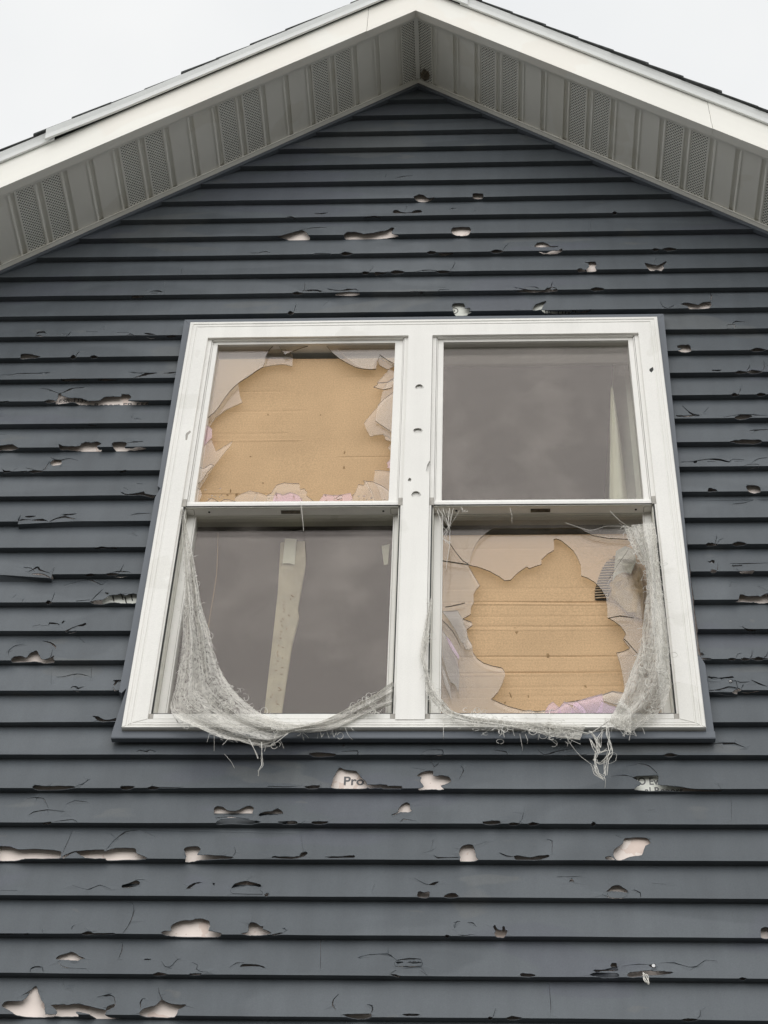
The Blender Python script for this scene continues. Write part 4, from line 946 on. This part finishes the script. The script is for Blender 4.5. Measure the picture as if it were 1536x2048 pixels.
for pts, y, mm in SH2: pane('glass_shard', jag(pts, y, .5), [], y, mm, .0022, 'rimlight', 1)

# ================================================================== cardboard
def cardboard(name, x0, x1, z0, z1, y, creases, m_, stains, label, tilt=0.0):
    org = Vector(((x0+x1)/2, y, Z0+z0))
    mb = MB(); nx, nzz = 26, 150
    for j in range(nzz+1):
        for i in range(nx+1):
            x = x0+(x1-x0)*i/nx; z = z0+(z1-z0)*j/nzz
            d = .003*noise.noise(Vector((x*4, z*5, y*30)))
            for cz_, dep, xr0, xr1 in creases:
                s = (z-cz_-.006*(x-x0))/.0045
                if abs(s) < 1 and xr0 <= x <= xr1: d += dep*(1-abs(s))
            mb.v.append((x, y+d, Z0+z))
    mb.f = [(j*(nx+1)+i, j*(nx+1)+i+1, (j+1)*(nx+1)+i+1, (j+1)*(nx+1)+i) for j in range(nzz) for i in range(nx)]; mb.m = [0]*len(mb.f)
    o = mb.build(name, m_, None, org, smooth=False); solid(o, .004, 1)
    tag(o, label, 'cardboard', 'cardboard sheets closing the broken sashes')
    for k, (u, v, ru, rv, a) in enumerate(stains):
        c = bp(u, v, y-.0042); s = bp(u+1, v, y).x-c.x; P_ = []
        for q in range(14):
            t = 2*pi*q/14; rr = 1+.3*math.sin(2*t+k)+.2*math.sin(5*t+2*k)
            dx, dz = ru*math.cos(t)*rr, rv*math.sin(t)*rr
            P_.append((c.x+s*(dx*math.cos(a)-dz*math.sin(a)), c.z+s*(dx*math.sin(a)+dz*math.cos(a))))
        mb2 = MB(); mb2.add([(p[0], y-.0042, p[1]) for p in P_], [tuple(range(14))]); mb2.build('stain', M['stain'], o)
    return o
M['stain'] = mat('oily_stain', (.30, .195, .10), .8, .2, 60, 0, spec=.1)
zc = lambda u, v, y: bp(u, v, y).z-Z0
cardboard('cardboard_sheet', -.648, -.066, -.79, -.112, .034, [(zc(500, 785, .034), .0012, -.7, -.42), (zc(500, 825, .034), .0014, -.7, -.35), (zc(480, 870, .034), .0012, -.7, -.4), (zc(500, 884, .034), -.0014, -.7, -.34), (zc(740, 757, .034), .0013, -.23, 0), (zc(740, 917, .034), .0014, -.24, 0), (zc(480, 990, .034), .002, -.7, -.3)], M['card'],
          [(536, 829, 2, 5, .2), (501, 913, 3, 4.5, .3), (526, 966, 3, 4.5, 0), (461, 982, 3.5, 13, -.1), (455, 990, 7, 6, 0), (473, 989, 8, 6.5, 0), (641, 830, 2, 3, 0), (689, 905, 2, 8, 0), (688, 935, 2, 8, 0)],
          'smooth tan cardboard closing the smashed upper left sash, with oily spots')
cb2 = cardboard('cardboard_sheet', .040, .652, -1.52, -.842, .060, [(zc(1060, v, .060), dpt, .0, .7) for v, dpt in ((1100, .001), (1180, .001), (1207, .0026), (1211, -.0018), (1236, .0012), (1256, .002), (1262, -.001), (1316, .0022), (1348, .0026), (1352, -.0016), (1377, .0012), (1396, .001))], M['cardrib'],
          [(1032, 1261, 4, 7, .5), (1096, 1311, 2, 6, .2), (1199, 1331, 3, 5, .2), (1169, 1370, 2, 6, .3), (1021, 1390, 1.5, 6, .2), (1057, 1394, 1.5, 5, .1), (1010, 1405, 2, 2, 0)],
          'ribbed tan cardboard with horizontal creases, behind the lower right sash')
# torn back liner with exposed corrugation and a crumpled flap, upper right of that sheet
Yc = .053
mb = MB()
reg = [(1226, 1112), (1212, 1125), (1203, 1140), (1194, 1165), (1190, 1180), (1190, 1200), (1215, 1200), (1222, 1180), (1218, 1168), (1230, 1150), (1238, 1132), (1242, 1115)]
n_st = 17
for i in range(n_st):
    v = 1113+i*5.2
    xs_ = []
    for a, b in zip(reg, reg[1:]+reg[:1]):
        if (a[1] > v) != (b[1] > v): xs_.append(a[0]+(b[0]-a[0])*(v-a[1])/(b[1]-a[1]))
    if len(xs_) < 2: continue
    ua, ub = min(xs_)+random.uniform(-2, 1), max(xs_)+random.uniform(-3, 3)
    p = bp(ua, v, Yc); q = bp(ub, v-1.2, Yc)
    mb.tube([(p.x, Yc, p.z), ((p.x+q.x)/2, Yc-.0007, (p.z+q.z)/2), (q.x, Yc, q.z)], .0021, 6)
mb.build('corrugation', M['cardedge'], cb2)
mb = MB(); P_ = PX(reg, Yc+.0022); vs_, fs_ = cut_sheet(P_, []); mb.add([(p[0], Yc+.0022, p[1]) for p in vs_], fs_); mb.build('torn_liner', M['dark'], cb2)
def crumple(name, poly, y, m_, parent, amp=.006):
    P_ = PX(poly, y); x0 = min(p[0] for p in P_); x1 = max(p[0] for p in P_); z0_ = min(p[1] for p in P_); z1_ = max(p[1] for p in P_)
    ex = [[(random.uniform(x0, x1), random.uniform(z0_, z1_))] for _ in range(26)]
    ex = [e for e in ex if inside(e[0], P_)]
    vs_, fs_ = cut_sheet(P_, [], ex); mb = MB()
    mb.add([(p[0], y+random.uniform(-amp, amp), p[1]) for p in vs_], fs_); o = mb.build(name, m_, parent); solid(o, .0008, 0); return o
crumple('torn_flap', [(1232, 1104), (1250, 1092), (1268, 1100), (1272, 1125), (1262, 1150), (1246, 1142), (1232, 1150), (1224, 1166), (1228, 1140)], .048, M['torn_grey'] if 'torn_grey' in M else M.setdefault('torn_grey', mat('grey_torn_paper', (.50, .50, .45), .9, .1, 60, 0)), cb2)
crumple('torn_flap', [(1224, 1168), (1240, 1148), (1262, 1150), (1280, 1135), (1288, 1180), (1284, 1240), (1255, 1225), (1240, 1208), (1222, 1196)], .047, M.setdefault('torn_tan', mat('tan_torn_liner', (.50, .38, .25), .9, .15, 50, 0)), cb2)
0 and crumple('torn_flap', [(1228, 1180), (1236, 1160), (1246, 1158), (1244, 1190), (1232, 1194)], .040, M['carddark'], cb2, .003)

# ================================================================== things behind the lower left glass
def px_thing(name, pts, y, th, m_, parent=None, label=None, cat=None):
    P_ = PX(pts, y); org = (sum(p[0] for p in P_)/len(P_), y, min(p[1] for p in P_))
    mb = MB(); mb.prism(P_, lambda p, yy: (p[0], yy, p[1]), y, y+th)
    o = mb.build(name, m_, parent, None if parent else org)
    if label: tag(o, label, cat)
    return o
bd = px_thing('drywall_strip', [(561, 1085), (610, 1082), (611, 1125), (604, 1165), (595, 1218), (598, 1232), (584, 1285), (563, 1425), (557, 1460), (523, 1460), (529, 1420), (545, 1280), (556, 1180)], .10, .012, M['board'],
   label='dusty tan strip of board leaning inside the lower left window', cat='board')
px_thing('paper_label', [(570, 1077), (593, 1078), (589, 1129), (577, 1126), (565, 1127)], .094, .001, M['paper'], bd)
px_thing('paper_label', [(763, 1092), (779, 1088), (776, 1128), (768, 1130)], .094, .001, M['paper'], None, 'small pale paper scrap stuck inside at the right of the lower left glass', 'paper')
mb = MB()
random.seed(11)
for i in range(34):      # faint worn stencil strokes down the strip
    v = 1190+i*6.6; c_ = 578-(v-1190)*.135+random.choice([-7, 4])
    a = bp(c_, v, .0995); b = bp(c_+random.uniform(-4, 7), v+random.uniform(-1, 5), .0995); mb.tube([(a.x, .0990, a.z), (b.x, .0990, b.z)], .0012)
mb.build('worn_print', M['carddark'], bd)
mb = MB(); cz0, cz1 = Z0-.80, Z0-.16  # pale sheet added close behind the glass to catch sky light
A0, A1 = bp(1219, 1003, .11), bp(1222, 772, .11)
cv = []
for j in range(25):
    f_ = j/24; left = A0.x+(A1.x-A0.x)*f_; wd = .006+.050*(1-f_)**.8; zz = A0.z+(A1.z-A0.z)*f_
    for i in range(13):
        g_ = i/12; cv.append((left+wd*g_, .11+.010*math.sin(g_*7+.4*f_)+.018*g_, zz))
mb.add(cv, [(j*13+i, j*13+i+1, (j+1)*13+i+1, (j+1)*13+i) for j in range(24) for i in range(12)])
cu_ = mb.build('pale_sheet', M['paper'], None, (A0.x, .11, A0.z), smooth=True); solid(cu_, .001, 0)
tag(cu_, 'pale rippled sheet added as a bright wedge behind the intact upper right glass', 'pale_sheet')
mb = MB(); pts = [bp(u, v, .08) for u, v in ((436, 1066), (435, 1110), (433, 1150), (427, 1190), (420, 1230), (416, 1260), (418, 1275))]
cordo = mb.tube(pts, .0012, 6).build('pull_cord', M['carddark'], None, pts[0]); tag(cordo, 'thin grey cord hanging inside the left part of the lower left window', 'cord')

# ================================================================== torn insect screens
def strip_surface(Lc, Rc, yfun, n=60, m=14, j=0):
    def resample(c, n):
        c = smooth_poly(c, False, 4); d = [0]
        for a, b in zip(c[:-1], c[1:]): d.append(d[-1]+math.hypot(b[0]-a[0], b[1]-a[1]))
        out = []
        for i in range(n+1):
            s = d[-1]*i/n; k = max(0, min(len(d)-2, next((q for q in range(len(d)-1) if d[q+1] >= s), len(d)-2)))
            t = (s-d[k])/max(1e-9, d[k+1]-d[k]); out.append((c[k][0]+(c[k+1][0]-c[k][0])*t, c[k][1]+(c[k+1][1]-c[k][1])*t))
        return out
    A_, B_ = resample(Lc, n), resample(Rc, n)
    def at(s, t, jit=0):
        i = min(n-1, int(s*n)); f_ = s*n-i
        a = [A_[i][k]+(A_[i+1][k]-A_[i][k])*f_ for k in (0, 1)]; b = [B_[i][k]+(B_[i+1][k]-B_[i][k])*f_ for k in (0, 1)]
        u, v = a[0]+(b[0]-a[0])*t, a[1]+(b[1]-a[1])*t
        y = yfun(s, t)-jit
        return bp(u, v, y)
    vs_ = [at(i/n, j_/m) for i in range(n+1) for j_ in range(m+1)]
    fs_ = [(i*(m+1)+j_, i*(m+1)+j_+1, (i+1)*(m+1)+j_+1, (i+1)*(m+1)+j_) for i in range(n) for j_ in range(m)]
    uv = [(i/n, j_/m) for i in range(n+1) for j_ in range(m+1)]
    return vs_, fs_, uv, at
def web(parent, Lc, Rc, yfun, nf, seed, n=60, m=14, fuzz=1.0):
    vs_, fs_, uv, at = strip_surface(Lc, Rc, yfun, n, m)
    mb = MB(); mb.add(vs_, fs_); o = mb.build('screen_mesh', M['web'], parent, smooth=True)
    ul = o.data.uv_layers.new(name='UVMap')
    for lp in o.data.loops: ul.data[lp.index].uv = uv[lp.vertex_index]
    # fibres lying on it
    rnd = random.Random(seed); f1 = MB(); f2 = MB()
    for i in range(nf):
        s = rnd.random(); t = rnd.random(); if_long = rnd.random() < .6
        pts = []; ds = rnd.uniform(.007, .02)*(1 if if_long else .6); dt = rnd.gauss(0, .014 if if_long else .06); k = rnd.randint(5, 12); ph = rnd.random()*6
        for q in range(k):
            ss = min(1, max(0, s+ds*q)); tt = t+dt*q+.018*math.sin(q*1.3+ph)
            if not -.03 < tt < 1.03: break
            pts.append(at(ss, tt, rnd.uniform(.0005, .004)))
        if len(pts) > 2: (f1 if rnd.random() < .85 else f2).tube(pts, rnd.uniform(.00018, .00045)*fuzz, 3)
    # curled clumps
    for i in range(nf//14):
        s = rnd.betavariate(2.2, 1.5); t = rnd.random(); c = at(s, t, .004)
        for q in range(7):
            a0 = rnd.random()*6; r_ = rnd.uniform(.003, .010); w_ = rnd.uniform(2, 6); el = rnd.uniform(.4, 1.6); off = Vector((rnd.gauss(0, .008), rnd.uniform(-.004, .001), rnd.gauss(0, .014)))
            f1.tube([c+off+Vector((r_*math.cos(a0+w_*k/8), -.002*k/8, el*r_*math.sin(a0+w_*k/8))) for k in range(9)], rnd.uniform(.0003, .0007), 3)
    # frayed threads over both edges
    for i in range(int(nf*.35)):
        s = rnd.random(); t = rnd.choice([0, 1]); p = at(s, t, .001); d = Vector((rnd.gauss(0, 1), rnd.gauss(-.2, .4), rnd.gauss(-.5, .8)))
        d.normalize(); ln_ = rnd.uniform(.006, .024); bend = Vector((rnd.gauss(0, .5), 0, -rnd.random()))
        f1.tube([p+d*ln_*k/5+bend*ln_*(k/5)**2*.6 for k in range(6)], rnd.uniform(.00025, .0005), 3)
    a = f1.build('loose_fibres', M['fibre'], parent); a['kind'] = 'stuff'
    b = f2.build('dusty_fibres', M['dustyfibre'], parent); b['kind'] = 'stuff'
    return at
def strands(parent, lines, seed, mult=1, jit=3.0, y=-.045, r=.0007, name='dangling_threads'):
    rnd = random.Random(seed); mb = MB()
    for ln_ in lines:
        for k in range(mult):
            P_ = smooth_poly([(u+rnd.gauss(0, jit), v+rnd.gauss(0, jit*.6)) for u, v in ln_], False, 5)
            mb.tube([bp(u+rnd.gauss(0, .25), v, y-.006*math.sin(i*.4+k)) for i, (u, v) in enumerate(P_)], r*rnd.uniform(.6, 1.3), 4)
    o = mb.build(name, M['fibre'], parent); o['kind'] = 'stuff'; return o
ts1 = tag(empty('torn_screen', bp(480, 1440, -.03)), 'torn grey insect screen sagging below the lower left window', 'insect screen', 'torn insect screens on the window'); WORLD[ts1.name] = Vector(ts1.location)
IN = [(365, 1016), (371, 1040), (375, 1061), (385, 1105), (393.6, 1153.6), (403.7, 1214), (417.8, 1258.6), (430, 1311), (446, 1351), (470, 1383.7), (502.6, 1414), (535, 1434), (567, 1445), (603.5, 1449), (640, 1443), (676, 1427), (712.5, 1407), (749, 1389), (785, 1363)]
OUT = [(363, 1018), (364.5, 1060), (366, 1101), (368, 1174), (367, 1238), (364, 1295), (357, 1343), (349, 1383.7), (339, 1408), (345, 1428), (369, 1444), (397.6, 1456), (442, 1476), (478, 1482), (512, 1492), (540, 1488), (575, 1466), (615, 1466), (664, 1462), (700, 1447), (735, 1428), (765, 1416), (784, 1410)]
yf1 = lambda s, t: -.024-.050*math.sin(pi*min(1, s*1.05))**1.5*(.45+.55*(1-t))-.008*math.sin(t*14+s*6)-.004*math.sin(t*29-s*9)
web(ts1, OUT, IN, yf1, 300, 5)
strands(ts1, [[(520, 1485), (523, 1500), (521, 1518), (524, 1530), (519, 1542), (518, 1552)], [(500, 1478), (510, 1500), (516, 1518)], [(575, 1466), (556, 1482), (540, 1490), (520, 1494)], [(345, 1425), (352, 1440), (360, 1446), (372, 1440)], [(365, 1448), (368, 1456), (378, 1456), (380, 1446)]], 2, 2, 1.6, -.062)
strands(ts1, [[(428, 1468), (429, 1485), (427, 1502)], [(450, 1508), (460, 1522), (470, 1536)], [(600, 1000), (604, 1040), (608, 1062)], [(690, 1455), (697, 1472), (704, 1480)], [(640, 1462), (642, 1474), (646, 1468)], [(664, 1460), (667, 1474), (672, 1466)], [(785, 1360), (791, 1395), (788, 1420), (795, 1436)], [(785, 1363), (760, 1385), (742, 1398)]], 4, 1, .8, -.03, .0005)
ts2 = tag(empty('torn_screen', bp(1260, 1440, -.03)), 'torn grey insect screen bunched at the right of the lower right window', 'insect screen', 'torn insect screens on the window'); WORLD[ts2.name] = Vector(ts2.location)
LC = [(1262, 1050), (1268, 1075), (1282, 1100), (1290, 1130), (1294, 1165), (1293, 1190), (1288, 1233), (1284, 1275), (1277, 1306), (1262, 1342), (1249, 1379), (1238, 1405), (1217, 1444)]
RC = [(1309, 1045), (1312, 1062), (1315, 1097), (1320, 1151), (1328, 1206), (1334, 1250), (1338, 1297), (1340, 1340), (1341, 1376), (1333, 1402), (1315, 1428), (1284, 1449), (1258, 1466)]
yf2 = lambda s, t: -.026-.060*math.sin(pi*min(1, s*.85+.05))**1.3*(.35+.65*math.sin(pi*t))-.009*math.sin(t*13+s*8)
web(ts2, LC, RC, yf2, 300, 9)
web(ts2, [(1217, 1444), (1222, 1447), (1236, 1456)], [(1240, 1400), (1262, 1420), (1262, 1466)], lambda s, t: -.070-.004*math.sin(t*9), 60, 10, 14, 10)
web(ts2, [(1246, 1050), (1262, 1090), (1285, 1130)], [(1290, 1062), (1296, 1090), (1300, 1130)], lambda s, t: -.030-.004*math.sin(t*9), 120, 12, 20, 10)
# thin rope of mesh along the left jamb and the sill of the same window
web(ts2, [(862, 1195), (852, 1235), (845, 1275), (840, 1310), (850, 1352), (852, 1385), (870, 1408), (890, 1430), (940, 1444), (1000, 1452), (1060, 1462), (1110, 1474), (1160, 1480)],
    [(865, 1195), (861, 1235), (858, 1275), (853, 1310), (858, 1352), (872, 1385), (884, 1400), (905, 1422), (945, 1434), (1000, 1440), (1060, 1445), (1110, 1449), (1170, 1452)],
    lambda s, t: -.030-.012*math.sin(pi*s)-.002*math.sin(t*9), 330, 21, 60, 6)
strands(ts2, [[(1108, 1462), (1140, 1458), (1175, 1466), (1210, 1450), (1220, 1440)], [(1178, 1462), (1190, 1480), (1196, 1500), (1190, 1520), (1196, 1545), (1206, 1556)], [(1215, 1440), (1214, 1470), (1220, 1490), (1222, 1508), (1212, 1520), (1208, 1550)],
              [(1182, 1478), (1190, 1495), (1200, 1505), (1214, 1500)], [(1190, 1520), (1200, 1528), (1212, 1522), (1218, 1505)], [(1186, 1530), (1192, 1545), (1208, 1558)], [(1204, 1462), (1196, 1480), (1202, 1495)]], 6, 4, 2.6, -.075)
strands(ts2, [[(1208, 1550), (1210, 1562), (1209, 1576)], [(1130, 1468), (1140, 1485), (1158, 1510), (1184, 1530)], [(1218, 1512), (1224, 1504), (1232, 1508), (1230, 1522), (1220, 1527), (1214, 1520)], [(1040, 1468), (1044, 1492), (1045, 1502)], [(1050, 1468), (1056, 1480), (1054, 1488)],
              [(1005, 1460), (1008, 1475)], [(886, 1436), (888, 1470), (886, 1478)], [(900, 1016), (897, 1040), (901, 1062), (899, 1090), (896, 1120), (893, 1140)], [(886, 1016), (896, 1045), (900, 1060)], [(905, 1018), (899, 1045), (898, 1060)], [(874, 1020), (884, 1050), (896, 1062)],
              [(920, 1020), (902, 1050), (888, 1062)], [(1020, 1016), (1023, 1030), (1024, 1046)], [(1220, 1022), (1240, 1042), (1262, 1056)], [(1130, 1046), (1180, 1060), (1215, 1052), (1256, 1054)]], 8, 1, .8, -.03, .00055)
strands(ts2, [[(880, 1018), (890, 1040), (900, 1055)], [(895, 1018), (898, 1050), (890, 1075), (900, 1085)], [(925, 1016), (930, 1024), (936, 1018)]], 14, 4, 3.2, -.032, .0004)
# a knot of plastic thread pulled out of a broken siding edge, bottom right
kn = MB(); c = bp(1292, 1957, -.012)
for q in range(3):
    kn.tube([c+Vector((.0055*math.cos(a+q), -.002*math.sin(a*2), (.010+.002*q)*math.sin(a))) for a in np.linspace(0, 6.3, 16)], .0011, 5)
tag(kn.build('thread_knot', M['fibre'], None, c), 'little white loop of thread poking from a broken lower siding edge', 'thread')
# wasp nest under the ridge
ns = MB(); c = Vector((XA+.028, -.045, ZA-.028)); ns_v = []; 
NU, NV = 14, 9
for i in range(NV+1):
    for j in range(NU):
        a, b = pi*i/NV, 2*pi*j/NU; d = Vector((math.sin(a)*math.cos(b), math.sin(a)*math.sin(b), math.cos(a)))
        r_ = .017*(1+.35*noise.noise(d*2.2)+.2*noise.noise(d*6)); ns_v.append(c+Vector((d.x*r_, d.y*r_*1.2, d.z*r_*1.1)))
ns.add(ns_v, [(i*NU+j, i*NU+(j+1) % NU, (i+1)*NU+(j+1) % NU, (i+1)*NU+j) for i in range(NV) for j in range(NU)])
tag(ns.build('wasp_nest', M['nest'], None, c), 'small dark mud nest stuck under the peak of the eaves', 'nest')
